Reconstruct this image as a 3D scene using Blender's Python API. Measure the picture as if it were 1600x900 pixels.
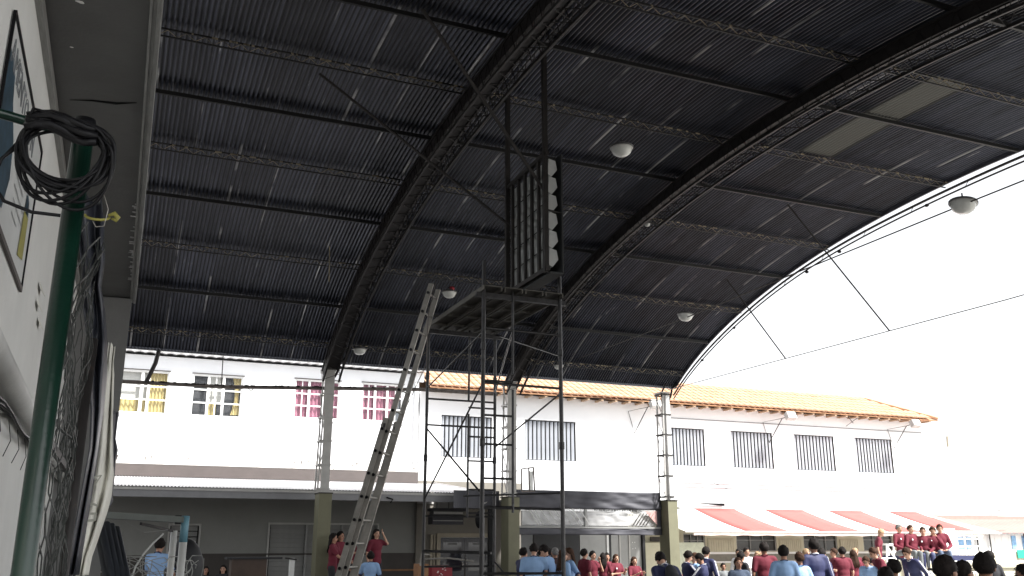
import bpy, bmesh, math, random
from mathutils import Vector, Matrix, noise
random.seed(7)
for o in list(bpy.data.objects): bpy.data.objects.remove(o)
SC = bpy.context.scene
COL = SC.collection
R = math.radians
PI = math.pi

# ------------------------------------------------------------------ camera
FPX = 1430.0
PITCH = math.atan(400 / FPX)
YAW = math.atan(622 / math.hypot(FPX, 400))
EYE = 1.7
cd = bpy.data.cameras.new('camera'); cam = bpy.data.objects.new('camera', cd); COL.objects.link(cam)
cam.location = (0, 0, EYE); cam.rotation_euler = (PI / 2 + PITCH, 0, -YAW)
cd.sensor_width = 36; cd.lens = 36 * FPX / 1600; cd.clip_start = 0.05; cd.clip_end = 2000
SC.camera = cam
_f = Vector((math.sin(YAW) * math.cos(PITCH), math.cos(YAW) * math.cos(PITCH), math.sin(PITCH)))
_r = Vector((math.cos(YAW), -math.sin(YAW), 0)); _u = _r.cross(_f)
def ray(x, y): return _f + _r * ((x - 800) / FPX) + _u * ((450 - y) / FPX)
def at(x, y, Y):            # point of the place that the photograph shows at (x, y), on the plane at depth Y
    d = ray(x, y); return Vector((0, 0, EYE)) + d * (Y / d.y)
def atx(x, y, X):
    d = ray(x, y); return Vector((0, 0, EYE)) + d * (X / d.x)

# ------------------------------------------------------------------ light
W = bpy.data.worlds.new('World'); SC.world = W; W.use_nodes = True
nt = W.node_tree; bg = nt.nodes['Background']
sky = nt.nodes.new('ShaderNodeTexSky'); sky.sky_type = 'NISHITA'; sky.sun_disc = False
SUN_AZ = R(142); SUN_EL = R(50)           # azimuth clockwise from +Y
sky.sun_elevation = SUN_EL; sky.sun_rotation = SUN_AZ
sky.air_density = 1.0; sky.dust_density = 1.0; sky.ozone_density = 1.0
hs = nt.nodes.new('ShaderNodeHueSaturation'); hs.inputs['Saturation'].default_value = 0.12; hs.inputs['Value'].default_value = 1.0
nt.links.new(sky.outputs[0], hs.inputs['Color']); nt.links.new(hs.outputs[0], bg.inputs[0])
bg.inputs[1].default_value = 0.1
sl = bpy.data.lights.new('sun', 'SUN'); sl.energy = 3.6; sl.angle = R(6); sl.color = (1, .975, .94)
so = bpy.data.objects.new('sun', sl); COL.objects.link(so)
sd = Vector((math.sin(SUN_AZ) * math.cos(SUN_EL), math.cos(SUN_AZ) * math.cos(SUN_EL), math.sin(SUN_EL)))
so.rotation_euler = sd.to_track_quat('Z', 'Y').to_euler(); so.location = (30, -20, 40)
SC.view_settings.view_transform = 'Standard'; SC.view_settings.look = 'None'
SC.view_settings.gamma = 1; SC.view_settings.exposure = 1.7

# ------------------------------------------------------------------ materials
MATS = {}
def mat(name, col, rough=.7, metal=0, var=.25, scale=3., bump=0., bscale=40., alpha=1, spec=.5, dirt=None, stretch=None):
    if name in MATS: return MATS[name]
    m = bpy.data.materials.new(name); m.use_nodes = True; t = m.node_tree; N = t.nodes; L = t.links
    b = N['Principled BSDF']; b.inputs['Roughness'].default_value = rough; b.inputs['Metallic'].default_value = metal
    b.inputs['Specular IOR Level'].default_value = spec
    tc = N.new('ShaderNodeTexCoord'); mp = N.new('ShaderNodeMapping'); L.new(tc.outputs['Object'], mp.inputs[0])
    if stretch: mp.inputs['Scale'].default_value = stretch
    nz = N.new('ShaderNodeTexNoise'); nz.inputs['Scale'].default_value = scale; nz.inputs['Detail'].default_value = 6; nz.inputs['Roughness'].default_value = .65
    L.new(mp.outputs[0], nz.inputs['Vector'])
    cr = N.new('ShaderNodeValToRGB'); c = Vector(col)
    cr.color_ramp.elements[0].position = .3; cr.color_ramp.elements[1].position = .7
    cr.color_ramp.elements[0].color = (*(c * (1 - var)), 1); cr.color_ramp.elements[1].color = (*[min(1, x) for x in c * (1 + var)], 1)
    L.new(nz.outputs['Fac'], cr.inputs[0]); out = cr.outputs[0]
    oi = N.new('ShaderNodeObjectInfo'); mr = N.new('ShaderNodeMapRange'); L.new(oi.outputs['Random'], mr.inputs[0])
    mr.inputs[3].default_value = 1 - var * .4; mr.inputs[4].default_value = 1 + var * .4
    hv = N.new('ShaderNodeHueSaturation'); L.new(out, hv.inputs['Color']); L.new(mr.outputs[0], hv.inputs['Value']); out = hv.outputs[0]
    if dirt:
        n2 = N.new('ShaderNodeTexNoise'); n2.inputs['Scale'].default_value = dirt[1]; n2.inputs['Detail'].default_value = 8; n2.inputs['Roughness'].default_value = .75
        L.new(mp.outputs[0], n2.inputs['Vector'])
        r2 = N.new('ShaderNodeValToRGB'); r2.color_ramp.elements[0].position = dirt[2]; r2.color_ramp.elements[1].position = dirt[2] + .12
        L.new(n2.outputs['Fac'], r2.inputs[0])
        mx = N.new('ShaderNodeMix'); mx.data_type = 'RGBA'; L.new(r2.outputs[0], mx.inputs[0]); L.new(out, mx.inputs[6]); mx.inputs[7].default_value = (*dirt[0], 1); out = mx.outputs[2]
    L.new(out, b.inputs['Base Color'])
    if bump:
        bn = N.new('ShaderNodeTexNoise'); bn.inputs['Scale'].default_value = bscale; bn.inputs['Detail'].default_value = 4; L.new(mp.outputs[0], bn.inputs['Vector'])
        bp = N.new('ShaderNodeBump'); bp.inputs['Strength'].default_value = bump; bp.inputs['Distance'].default_value = .01
        L.new(bn.outputs['Fac'], bp.inputs['Height']); L.new(bp.outputs[0], b.inputs['Normal'])
    b.inputs['Alpha'].default_value = alpha
    MATS[name] = m; return m

concrete = mat('concrete', (.065, .062, .06), .85, bump=.3, var=.2)
white_wall = mat('white_plaster', (.74, .73, .71), .85, bump=.15, var=.05, scale=1.2)
facade_white = mat('facade_plaster', (.80, .81, .82), .85, bump=.15, var=.04, scale=.8, dirt=((.55, .53, .5), 2.5, .66))
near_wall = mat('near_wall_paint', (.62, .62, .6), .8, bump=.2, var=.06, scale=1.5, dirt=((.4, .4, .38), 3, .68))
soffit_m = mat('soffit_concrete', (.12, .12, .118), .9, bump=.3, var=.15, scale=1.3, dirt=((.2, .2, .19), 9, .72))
trim_m = mat('trim_metal', (.3, .3, .29), .5, .3, var=.2, scale=8, stretch=(6, .6, 6))
dado_m = mat('dado_paint', (.05, .042, .037), .6, var=.15)
beige_m = mat('beige_paint', (.52, .49, .37), .8, var=.08, bump=.1)
olive_m = mat('olive_paint', (.155, .15, .095), .7, var=.12, bump=.2, scale=2, dirt=((.1, .095, .07), 4, .66))
steel_dark = mat('dark_steel', (.022, .019, .018), .55, .3, var=.4, scale=6, dirt=((.09, .05, .035), 12, .62))
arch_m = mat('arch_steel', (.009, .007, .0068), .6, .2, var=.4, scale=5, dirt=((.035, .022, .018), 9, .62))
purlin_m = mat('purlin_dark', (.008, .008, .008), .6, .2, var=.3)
web_m = mat('web_steel', (.26, .22, .15), .6, .3, var=.5, scale=5, dirt=((.03, .025, .02), 6, .5))
scaf_m = mat('scaffold_steel', (.035, .034, .035), .42, .6, var=.5, scale=14, dirt=((.12, .10, .09), 25, .62))
plank_m = mat('plank_metal', (.075, .07, .06), .6, .3, var=.3, scale=4, stretch=(8, 1, 1), dirt=((.14, .13, .115), 14, .7))
alu_m = mat('ladder_aluminium', (.27, .255, .23), .5, .4, var=.2, scale=7, dirt=((.2, .18, .15), 15, .6))
greywhite = mat('column_paint', (.44, .43, .41), .6, var=.12, scale=4, dirt=((.2, .16, .12), 14, .7))
white_paint = mat('white_paint', (.8, .8, .78), .5, var=.05)
rust_m = mat('rusty_pipe', (.13, .11, .10), .7, .2, var=.5, scale=9, dirt=((.32, .28, .24), 14, .6))
green_m = mat('green_paint', (.002, .015, .009), .3, var=.25, scale=7, dirt=((.012, .02, .015), 26, .62), bump=.1, bscale=60)
black_m = mat('black_rubber', (.006, .006, .007), .4, var=.4, scale=20, spec=.15)
blackish = mat('dark_void', (.012, .012, .014), .6, var=.5)
tarp_dark = mat('dark_tarpaulin', (.022, .024, .032), .4, var=.3, bump=.4, bscale=12)
tarp_grey = mat('charcoal_canvas', (.055, .055, .066), .65, var=.15, bump=.4, bscale=8)
tarp_white = mat('white_canvas', (.6, .59, .53), .75, var=.12, scale=6, bump=.4, bscale=14)
fence_m = mat('fence_wire', (.04, .045, .043), .5, .5, var=.5)
yellow_m = mat('yellow_strap', (.26, .24, .05), .6, var=.3)
blue_pic = mat('poster_blue', (.025, .06, .09), .4, var=.6, scale=12)
ink_m = mat('poster_ink', (.16, .17, .18), .5, var=.2)
poster_m = mat('poster_vinyl', (.62, .63, .62), .35, var=.05, scale=4)
curtain_y = mat('yellow_curtain', (.6, .5, .22), .9, var=.15, scale=6, stretch=(3, 1, .4))
curtain_p = mat('pink_curtain', (.42, .17, .24), .9, var=.18, scale=6, stretch=(3, 1, .4))
blind_m = mat('pale_blind', (.7, .7, .66), .8, var=.05)
glassd = mat('window_glass', (.10, .11, .12), .08, var=.2, alpha=.12)
glassk = mat('dark_window_glass', (.035, .034, .03), .15, var=.3)
grille_slat = mat('window_slat_white', (.62, .65, .7), .6, var=.05)
grille_blue = mat('louvre_grey_blue', (.1, .12, .15), .5, var=.15)
tile_m = mat('roof_tile', (.5, .30, .19), .85, var=.22, scale=2, bump=.3)
red_canvas = mat('red_canvas', (.42, .09, .08), .85, var=.06)
white_canvas = mat('awning_white', (.85, .84, .82), .8, var=.03)
zinc_m = mat('zinc_sheet', (.55, .54, .55), .4, .3, var=.12, scale=2)
brown_m = mat('brown_fascia', (.075, .062, .058), .6, var=.12)
lamp_glass = mat('lamp_glass', (.62, .63, .6), .15, var=.15, scale=6)
lamp_body = mat('lamp_housing', (.1, .1, .1), .5, .3)
louvre_m = mat('louvre_white', (.5, .51, .5), .5, var=.15)
panel_dark = mat('board_back', (.018, .019, .02), .7, var=.2)
door_m = mat('navy_door', (.015, .017, .026), .25, var=.3)
cream_m = mat('cream_frame', (.32, .28, .21), .6, var=.1)
shutter_m = mat('grey_shutter', (.27, .27, .26), .6, var=.12)
box_red = mat('red_box', (.25, .012, .02), .5, var=.2)
wood_m = mat('wood_rail', (.25, .12, .05), .6, var=.3)
pvc_blue = mat('blue_tape', (.12, .25, .31), .5, var=.15)
pvc_white = mat('white_post_paint', (.55, .55, .53), .45, var=.1)
conduit_m = mat('white_pipe', (.5, .5, .48), .6, var=.1, bump=.2)
green_cloth = mat('green_banner', (.02, .33, .22), .8, var=.1)
sky_blue = mat('blue_paint', (.22, .4, .62), .6, var=.3, scale=6)
pinkroof = mat('pink_sheet_roof', (.5, .2, .175), .7, var=.06)
skin_m = [mat('skin_%s' % n, c, .55, var=.08, scale=9) for n, c in (('light', (.50, .29, .20)), ('tan', (.38, .20, .13)), ('brown', (.26, .13, .08)))]
hair_m = [mat('hair_%s' % n, c, .8, spec=.2, var=.5, scale=30) for n, c in (('black', (.012, .009, .008)), ('brown', (.045, .022, .013)), ('grey', (.2, .19, .18)), ('blond', (.4, .27, .16)))]
eye_m = mat('eye', (.02, .012, .01), .2, var=0)
lip_m = mat('lip', (.33, .10, .08), .5, var=.05)
cl = dict(maroon=mat('maroon_cloth', (.13, .010, .024), .85, var=.15, bump=.5, bscale=14), blue=mat('light_blue_cloth', (.27, .42, .66), .85, var=.12, bump=.5, bscale=14),
          navy=mat('navy_cloth', (.018, .022, .075), .7, var=.2, bump=.5, bscale=14), grey=mat('grey_cloth', (.17, .18, .185), .85, var=.15, bump=.4, bscale=14),
          dark=mat('dark_cloth', (.02, .02, .024), .85, var=.2), white=mat('white_cloth', (.72, .72, .74), .85, var=.06), brown=mat('brown_cloth', (.07, .035, .03), .85, var=.2),
          jeans=mat('denim_cloth', (.09, .12, .18), .85, var=.2))

def roof_material():
    m = bpy.data.materials.new('corrugated_roof'); m.use_nodes = True; t = m.node_tree; N = t.nodes; L = t.links
    b = N['Principled BSDF']; b.inputs['Roughness'].default_value = .38; b.inputs['Metallic'].default_value = .5
    uv = N.new('ShaderNodeUVMap'); sp = N.new('ShaderNodeSeparateXYZ'); L.new(uv.outputs[0], sp.inputs[0])
    oi = N.new('ShaderNodeObjectInfo')
    tc = N.new('ShaderNodeTexCoord'); cb = N.new('ShaderNodeCombineXYZ')
    ad = N.new('ShaderNodeVectorMath'); ad.operation = 'ADD'; L.new(tc.outputs['Object'], ad.inputs[0]); L.new(oi.outputs['Location'], ad.inputs[1])
    mp = N.new('ShaderNodeMapping'); mp.inputs['Scale'].default_value = (6, .5, .5); L.new(ad.outputs[0], mp.inputs[0])
    n1 = N.new('ShaderNodeTexNoise'); n1.inputs['Scale'].default_value = 1.6; n1.inputs['Detail'].default_value = 8; n1.inputs['Roughness'].default_value = .7; L.new(mp.outputs[0], n1.inputs['Vector'])
    c1 = N.new('ShaderNodeValToRGB'); c1.color_ramp.elements[0].position = .35; c1.color_ramp.elements[0].color = (.02, .0235, .036, 1); c1.color_ramp.elements[1].position = .72; c1.color_ramp.elements[1].color = (.08, .09, .125, 1); L.new(n1.outputs['Fac'], c1.inputs[0])
    # bare zinc showing along some of the sheet laps and along a few single ribs
    lap = N.new('ShaderNodeMath'); lap.operation = 'GREATER_THAN'; lc = N.new('ShaderNodeMath'); lc.operation = 'ABSOLUTE'; l2 = N.new('ShaderNodeMath'); l2.operation = 'SUBTRACT'; L.new(sp.outputs['X'], l2.inputs[0]); l2.inputs[1].default_value = .5; L.new(l2.outputs[0], lc.inputs[0]); L.new(lc.outputs[0], lap.inputs[0]); lap.inputs[1].default_value = .44
    rib = N.new('ShaderNodeMath'); rib.operation = 'PINGPONG'; L.new(sp.outputs['X'], rib.inputs[0]); rib.inputs[1].default_value = .05
    rb2 = N.new('ShaderNodeMath'); rb2.operation = 'GREATER_THAN'; L.new(rib.outputs[0], rb2.inputs[0]); rb2.inputs[1].default_value = .035
    n2 = N.new('ShaderNodeTexNoise'); n2.inputs['Scale'].default_value = .9; n2.inputs['Detail'].default_value = 3; L.new(ad.outputs[0], n2.inputs['Vector'])
    k2 = N.new('ShaderNodeValToRGB'); k2.color_ramp.elements[0].position = .5; k2.color_ramp.elements[1].position = .62; L.new(n2.outputs['Fac'], k2.inputs[0])
    m1 = N.new('ShaderNodeMath'); m1.operation = 'MULTIPLY'; L.new(lap.outputs[0], m1.inputs[0]); L.new(k2.outputs[0], m1.inputs[1])
    k3 = N.new('ShaderNodeValToRGB'); k3.color_ramp.elements[0].position = .62; k3.color_ramp.elements[1].position = .7; L.new(n1.outputs['Fac'], k3.inputs[0])
    m2 = N.new('ShaderNodeMath'); m2.operation = 'MULTIPLY'; L.new(rb2.outputs[0], m2.inputs[0]); L.new(k3.outputs[0], m2.inputs[1])
    mm = N.new('ShaderNodeMath'); mm.operation = 'MAXIMUM'; L.new(m1.outputs[0], mm.inputs[0]); L.new(m2.outputs[0], mm.inputs[1])
    mx = N.new('ShaderNodeMix'); mx.data_type = 'RGBA'; L.new(mm.outputs[0], mx.inputs[0]); L.new(c1.outputs[0], mx.inputs[6]); mx.inputs[7].default_value = (.42, .42, .42, 1)
    # corrugation light and shade put into the colour: dark valleys, pale crests
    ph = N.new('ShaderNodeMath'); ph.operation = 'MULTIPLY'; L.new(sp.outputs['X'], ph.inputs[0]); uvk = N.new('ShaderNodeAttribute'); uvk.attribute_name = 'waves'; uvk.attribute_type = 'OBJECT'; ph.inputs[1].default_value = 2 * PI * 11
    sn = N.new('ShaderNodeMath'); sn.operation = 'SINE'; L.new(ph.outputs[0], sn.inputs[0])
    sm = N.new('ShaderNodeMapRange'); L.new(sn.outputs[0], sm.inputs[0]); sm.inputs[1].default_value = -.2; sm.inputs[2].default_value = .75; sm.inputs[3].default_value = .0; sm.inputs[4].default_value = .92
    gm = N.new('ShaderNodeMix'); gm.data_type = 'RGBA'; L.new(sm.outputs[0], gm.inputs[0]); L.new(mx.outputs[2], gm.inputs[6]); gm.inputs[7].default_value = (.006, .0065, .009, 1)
    mr = N.new('ShaderNodeMapRange'); L.new(oi.outputs['Random'], mr.inputs[0]); mr.inputs[3].default_value = .55; mr.inputs[4].default_value = 1.25
    hv = N.new('ShaderNodeHueSaturation'); L.new(gm.outputs[2], hv.inputs['Color']); L.new(mr.outputs[0], hv.inputs['Value'])
    L.new(hv.outputs[0], b.inputs['Base Color'])
    return m
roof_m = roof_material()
sky_m = bpy.data.materials.new('fibreglass_sheet'); sky_m.use_nodes = True
_b = sky_m.node_tree.nodes['Principled BSDF']; _b.inputs['Base Color'].default_value = (.12, .115, .10, 1); _b.inputs['Roughness'].default_value = .5
_N = sky_m.node_tree.nodes; _L = sky_m.node_tree.links
_uv = _N.new('ShaderNodeUVMap'); _sp = _N.new('ShaderNodeSeparateXYZ'); _L.new(_uv.outputs[0], _sp.inputs[0])
_m1 = _N.new('ShaderNodeMath'); _m1.operation = 'MULTIPLY'; _m1.inputs[1].default_value = 22 * PI; _L.new(_sp.outputs['X'], _m1.inputs[0])  # same corrugation shading painted into the sheet colour by wave phase
_m2 = _N.new('ShaderNodeMath'); _m2.operation = 'SINE'; _L.new(_m1.outputs[0], _m2.inputs[0])
_cr = _N.new('ShaderNodeValToRGB'); _cr.color_ramp.elements[0].position = .1; _cr.color_ramp.elements[0].color = (.15, .15, .145, 1); _cr.color_ramp.elements[1].position = .9; _cr.color_ramp.elements[1].color = (.05, .048, .045, 1); _L.new(_m2.outputs[0], _cr.inputs[0]); _L.new(_cr.outputs[0], _b.inputs['Base Color'])
_tr = sky_m.node_tree.nodes.new('ShaderNodeBsdfTranslucent'); _tr.inputs[0].default_value = (.02, .019, .016, 1)
_ad = sky_m.node_tree.nodes.new('ShaderNodeMixShader'); _ad.inputs[0].default_value = .5
sky_m.node_tree.links.new(_b.outputs[0], _ad.inputs[1]); sky_m.node_tree.links.new(_tr.outputs[0], _ad.inputs[2]); sky_m.node_tree.links.new(_ad.outputs[0], sky_m.node_tree.nodes['Material Output'].inputs[0])
clear_m = bpy.data.materials.new('clear_plastic'); clear_m.use_nodes = True
_n = clear_m.node_tree.nodes; _b = _n['Principled BSDF']; _b.inputs['Base Color'].default_value = (.6, .6, .6, 1); _b.inputs['Roughness'].default_value = .2; _b.inputs['Alpha'].default_value = .5

# ------------------------------------------------------------------ mesh builder
class MB:
    def __init__(s): s.v = []; s.f = []; s.m = []; s.uv = None
    def add(s, vs, fs, mi=0):
        o = len(s.v); s.v += [tuple(p) for p in vs]; s.f += [tuple(i + o for i in f) for f in fs]; s.m += [mi] * len(fs); return s
    def box(s, x0, x1, y0, y1, z0, z1, mi=0, M=None):
        vs = [Vector((x, y, z)) for z in (z0, z1) for y in (y0, y1) for x in (x0, x1)]
        if M: vs = [M @ p for p in vs]
        return s.add(vs, [(0, 2, 3, 1), (4, 5, 7, 6), (0, 1, 5, 4), (2, 6, 7, 3), (0, 4, 6, 2), (1, 3, 7, 5)], mi)
    def beam(s, a, b, w, h, mi=0, up=Vector((0, 0, 1))):
        a = Vector(a); b = Vector(b); d = (b - a); l = d.length; d.normalize()
        x = d.cross(up)
        if x.length < 1e-4: x = d.cross(Vector((0, 1, 0)))
        x.normalize(); z = x.cross(d)
        vs = [p + x * (sx * w / 2) + z * (sz * h / 2) for p in (a, b) for sz in (-1, 1) for sx in (-1, 1)]
        return s.add(vs, [(0, 1, 3, 2), (4, 6, 7, 5), (0, 4, 5, 1), (2, 3, 7, 6), (0, 2, 6, 4), (1, 5, 7, 3)], mi)
    def path(s, pts, r, n=8, mi=0, cap=True, closed=False):
        pts = [Vector(p) for p in pts]; k = len(pts); rs = r if isinstance(r, (list, tuple)) else [r] * k
        d0 = (pts[1] - pts[0]).normalized(); x = d0.orthogonal().normalized(); vs = []
        for i in range(k):
            if closed: d = (pts[(i + 1) % k] - pts[i - 1]).normalized()
            else: d = (pts[min(i + 1, k - 1)] - pts[max(i - 1, 0)]).normalized()
            x = (x - d * x.dot(d)).normalized(); y = d.cross(x)
            vs += [pts[i] + (x * math.cos(2 * PI * j / n) + y * math.sin(2 * PI * j / n)) * rs[i] for j in range(n)]
        fs = []
        for i in range(k if closed else k - 1):
            a = i * n; b = ((i + 1) % k) * n
            fs += [(a + j, a + (j + 1) % n, b + (j + 1) % n, b + j) for j in range(n)]
        if cap and not closed: fs += [tuple(range(n - 1, -1, -1)), tuple((k - 1) * n + j for j in range(n))]
        return s.add(vs, fs, mi)
    def tube(s, a, b, r, n=8, mi=0): return s.path([a, b], r, n, mi)
    def grid(s, fn, nu, nv, mi=0, thick=0):
        vs = [Vector(fn(i / nu, j / nv)) for j in range(nv + 1) for i in range(nu + 1)]
        fs = [(j * (nu + 1) + i, j * (nu + 1) + i + 1, (j + 1) * (nu + 1) + i + 1, (j + 1) * (nu + 1) + i) for j in range(nv) for i in range(nu)]
        return s.add(vs, fs, mi)
    def lathe(s, prof, c, n=16, mi=0, M=None):
        vs = []
        for r, z in prof:
            for j in range(n):
                p = Vector((r * math.cos(2 * PI * j / n), r * math.sin(2 * PI * j / n), z))
                vs.append((M @ p if M else p) + Vector(c))
        fs = [(i * n + j, i * n + (j + 1) % n, (i + 1) * n + (j + 1) % n, (i + 1) * n + j) for i in range(len(prof) - 1) for j in range(n)]
        return s.add(vs, fs, mi)
    def ell(s, c, rx, ry, rz, M=None, nu=12, nv=8, mi=0):
        c = Vector(c); vs = []
        for j in range(nv + 1):
            t = PI * j / nv
            for i in range(nu):
                a = 2 * PI * i / nu; p = Vector((rx * math.sin(t) * math.cos(a), ry * math.sin(t) * math.sin(a), rz * math.cos(t)))
                vs.append((M @ p if M else p) + c)
        fs = [(j * nu + i, (j + 1) * nu + i, (j + 1) * nu + (i + 1) % nu, j * nu + (i + 1) % nu) for j in range(nv) for i in range(nu)]
        return s.add(vs, fs, mi)
    def mesh(s, name, mats, smooth=False):
        me = bpy.data.meshes.new(name); me.from_pydata(s.v, [], s.f); me.validate(verbose=False)
        for m in (mats if isinstance(mats, (list, tuple)) else [mats]): me.materials.append(m)
        if len(me.polygons) == len(s.m): me.polygons.foreach_set('material_index', s.m)
        if smooth: me.polygons.foreach_set('use_smooth', [True] * len(me.polygons))
        me.update(); return me
    def build(s, name, mats, parent=None, smooth=False):
        return link(name, s.mesh(name, mats, smooth), parent)
def link(name, me, parent=None, loc=None, kind=None):
    o = bpy.data.objects.new(name, me); COL.objects.link(o)
    if parent: 
        o.parent = parent
        o.matrix_parent_inverse = Matrix.Translation(-parent.location) if not parent.get('local') else Matrix()
    if loc: o.location = loc
    if kind: o['kind'] = kind
    return o
def solid(o, t, off=0):
    md = o.modifiers.new('thickness', 'SOLIDIFY'); md.thickness = t; md.offset = off; return o
def tag(o, label=None, cat=None, group=None, kind=None):
    if label: o['label'] = label
    if cat: o['category'] = cat
    if group: o['group'] = group
    if kind: o['kind'] = kind
    return o
def thing(name, label, cat, loc=(0, 0, 0), group=None):   # parts are given in world coordinates
    o = bpy.data.objects.new(name, None); COL.objects.link(o); o.location = loc; o.empty_display_size = .2
    return tag(o, label, cat, group)

# ------------------------------------------------------------------ ground
g = MB().add([(-300, -300, 0), (300, -300, 0), (300, 300, 0), (-300, 300, 0)], [(0, 1, 2, 3)])
tag(g.build('ground', concrete), kind='structure')
pv = MB().add([(14.7, -30, .004), (60, -30, .004), (60, 28, .004), (14.7, 28, .004)], [(0, 1, 2, 3)])
tag(pv.build('yard_paving', mat('pale_paving', (.42, .41, .38), .85, bump=.2, var=.12, dirt=((.25, .24, .22), 1.5, .6))), kind='structure')

# ------------------------------------------------------------------ vault roof
def rz(Y): return 3.74 + 4.8 * math.sqrt(max(0, 1 - ((Y - 11) / 12.5) ** 2))
def rn(Y):
    e = .01; t = Vector((0, 2 * e, rz(Y + e) - rz(Y - e))).normalized(); return Vector((0, -t.z, t.y))
XR = 14.22; SW = .72
PUR = [21.45, 20.2, 18.65, 17.0, 15.35, 13.75, 12.05, 10.42, 8.95, 7.3, 5.6, 3.9, 2.2, .9]
EDGES = [22.03] + PUR[1:-1] + [-.3]
vault = thing('vault_roof', 'dark barrel vault roof of corrugated metal sheets over the yard', 'roof', (7, 11, 8.5))
def sheet_mesh(ya, yb, x0=0, w=SW * 1.1, waves=11, arc=4):
    b = MB(); nu = waves * 6; pts = []; uvs = []
    for j in range(arc + 1):
        Y = ya + (yb - ya) * j / arc; n = rn(Y)
        for i in range(nu + 1):
            u = i / nu; h = .015 * math.sin(2 * PI * waves * u)
            pts.append((x0 + u * w, Y + n.y * h, rz(Y) + n.z * h)); uvs.append((u, j / arc))
    fs = [(j * (nu + 1) + i, (j + 1) * (nu + 1) + i, (j + 1) * (nu + 1) + i + 1, j * (nu + 1) + i + 1) for j in range(arc) for i in range(nu)]
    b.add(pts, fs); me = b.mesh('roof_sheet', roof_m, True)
    ul = me.uv_layers.new(name='UVMap')
    for lp in me.loops: ul.data[lp.index].uv = uvs[lp.vertex_index]
    return me
ncol = 24
for r in range(9):
    ya, yb = EDGES[r], EDGES[r + 1] - .05
    me = sheet_mesh(ya, yb); me2 = me.copy(); me2.materials.clear(); me2.materials.append(sky_m)
    for c in range(ncol):
        x = XR - (c + 1) * SW
        tr = r in (6, 7) and c == 4
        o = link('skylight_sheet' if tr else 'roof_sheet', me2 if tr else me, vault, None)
        o.location = (x + 0, 0, (.005 if c % 2 else 0) + (.004 if r % 2 else 0))
        if tr: tag(o, 'pale translucent sheet letting daylight through')
rest = MB(); restuv = []
for r in range(9, len(EDGES) - 1):
    ya, yb = EDGES[r], EDGES[r + 1]
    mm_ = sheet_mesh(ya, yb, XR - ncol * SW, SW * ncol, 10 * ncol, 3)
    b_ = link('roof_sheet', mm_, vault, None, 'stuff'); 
# purlins
for i, Y in enumerate(PUR):
    z = rz(Y) - .03; x0, x1 = XR - ncol * SW, XR - .05
    b = MB()
    if i % 2 == 0:
        d = .13; n = int((x1 - x0) / .12)
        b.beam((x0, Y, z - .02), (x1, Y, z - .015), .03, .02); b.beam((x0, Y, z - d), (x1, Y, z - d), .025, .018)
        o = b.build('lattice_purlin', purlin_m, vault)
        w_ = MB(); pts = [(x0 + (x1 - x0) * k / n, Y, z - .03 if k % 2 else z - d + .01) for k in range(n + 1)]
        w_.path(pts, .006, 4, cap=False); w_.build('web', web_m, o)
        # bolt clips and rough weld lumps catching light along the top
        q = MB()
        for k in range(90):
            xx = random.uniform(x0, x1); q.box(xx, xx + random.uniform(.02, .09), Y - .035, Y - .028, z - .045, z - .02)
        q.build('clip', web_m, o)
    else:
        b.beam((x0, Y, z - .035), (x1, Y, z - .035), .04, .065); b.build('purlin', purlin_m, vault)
# eave gutter and end trim
MB().box(XR - ncol * SW, XR + .02, 22.04, 22.13, rz(22.03) - .045, rz(22.03) + .03).build('gutter', tarp_dark, vault)
b = MB(); K = 48
for k in range(K):
    Ya, Yb = 22.03 * k / K, 22.03 * (k + 1) / K
    b.beam((XR + .015, Ya, rz(Ya) - .02), (XR + .015, Yb, rz(Yb) - .02), .03, .10)
b.build('edge_trim', mat('edge_trim', (.10, .10, .12), .5, var=.2), vault)
b = MB()
for c in range(1, 12):   # short hanging wires under the sheets
    pass

# ------------------------------------------------------------------ arches with their columns
def arch(X, w, dt, db, label, plate=True, rad=.028):
    t = thing('arch_truss', label, 'roof arch', (X, 22, 6), 'curved trusses carrying the vault roof')
    Ys = [22.15 - 22.3 * k / 60 for k in range(61)]
    def P(Y, x, d): n = rn(max(.2, min(21.8, Y))); return Vector((x, Y - n.y * d, rz(Y) - n.z * d))
    for sx in (-1, 1):
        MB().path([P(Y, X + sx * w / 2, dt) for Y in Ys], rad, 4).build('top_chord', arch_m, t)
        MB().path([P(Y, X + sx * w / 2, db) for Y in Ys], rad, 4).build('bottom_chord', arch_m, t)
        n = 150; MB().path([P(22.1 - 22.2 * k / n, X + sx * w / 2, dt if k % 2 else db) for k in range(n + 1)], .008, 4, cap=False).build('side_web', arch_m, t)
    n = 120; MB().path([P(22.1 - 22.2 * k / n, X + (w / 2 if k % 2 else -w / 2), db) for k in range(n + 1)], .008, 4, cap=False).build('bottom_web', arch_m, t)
    if plate:
        b = MB()
        b.grid(lambda u, v: P(22.1 - 22.2 * v, X + (u - .5) * w * .96, dt), 1, 60); b.grid(lambda u, v: P(22.1 - 22.2 * v, X - w * .49, dt + (db - dt) * u * .62), 1, 60)
        solid(b.build('cover_plate', arch_m, t), .006)
    return t
arch(4.42, .38, .19, .52, 'brown curved arch truss on the leftmost lattice column')
arch(9.22, .38, .17, .48, 'dark curved arch truss crossing the roof above the middle column')
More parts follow.
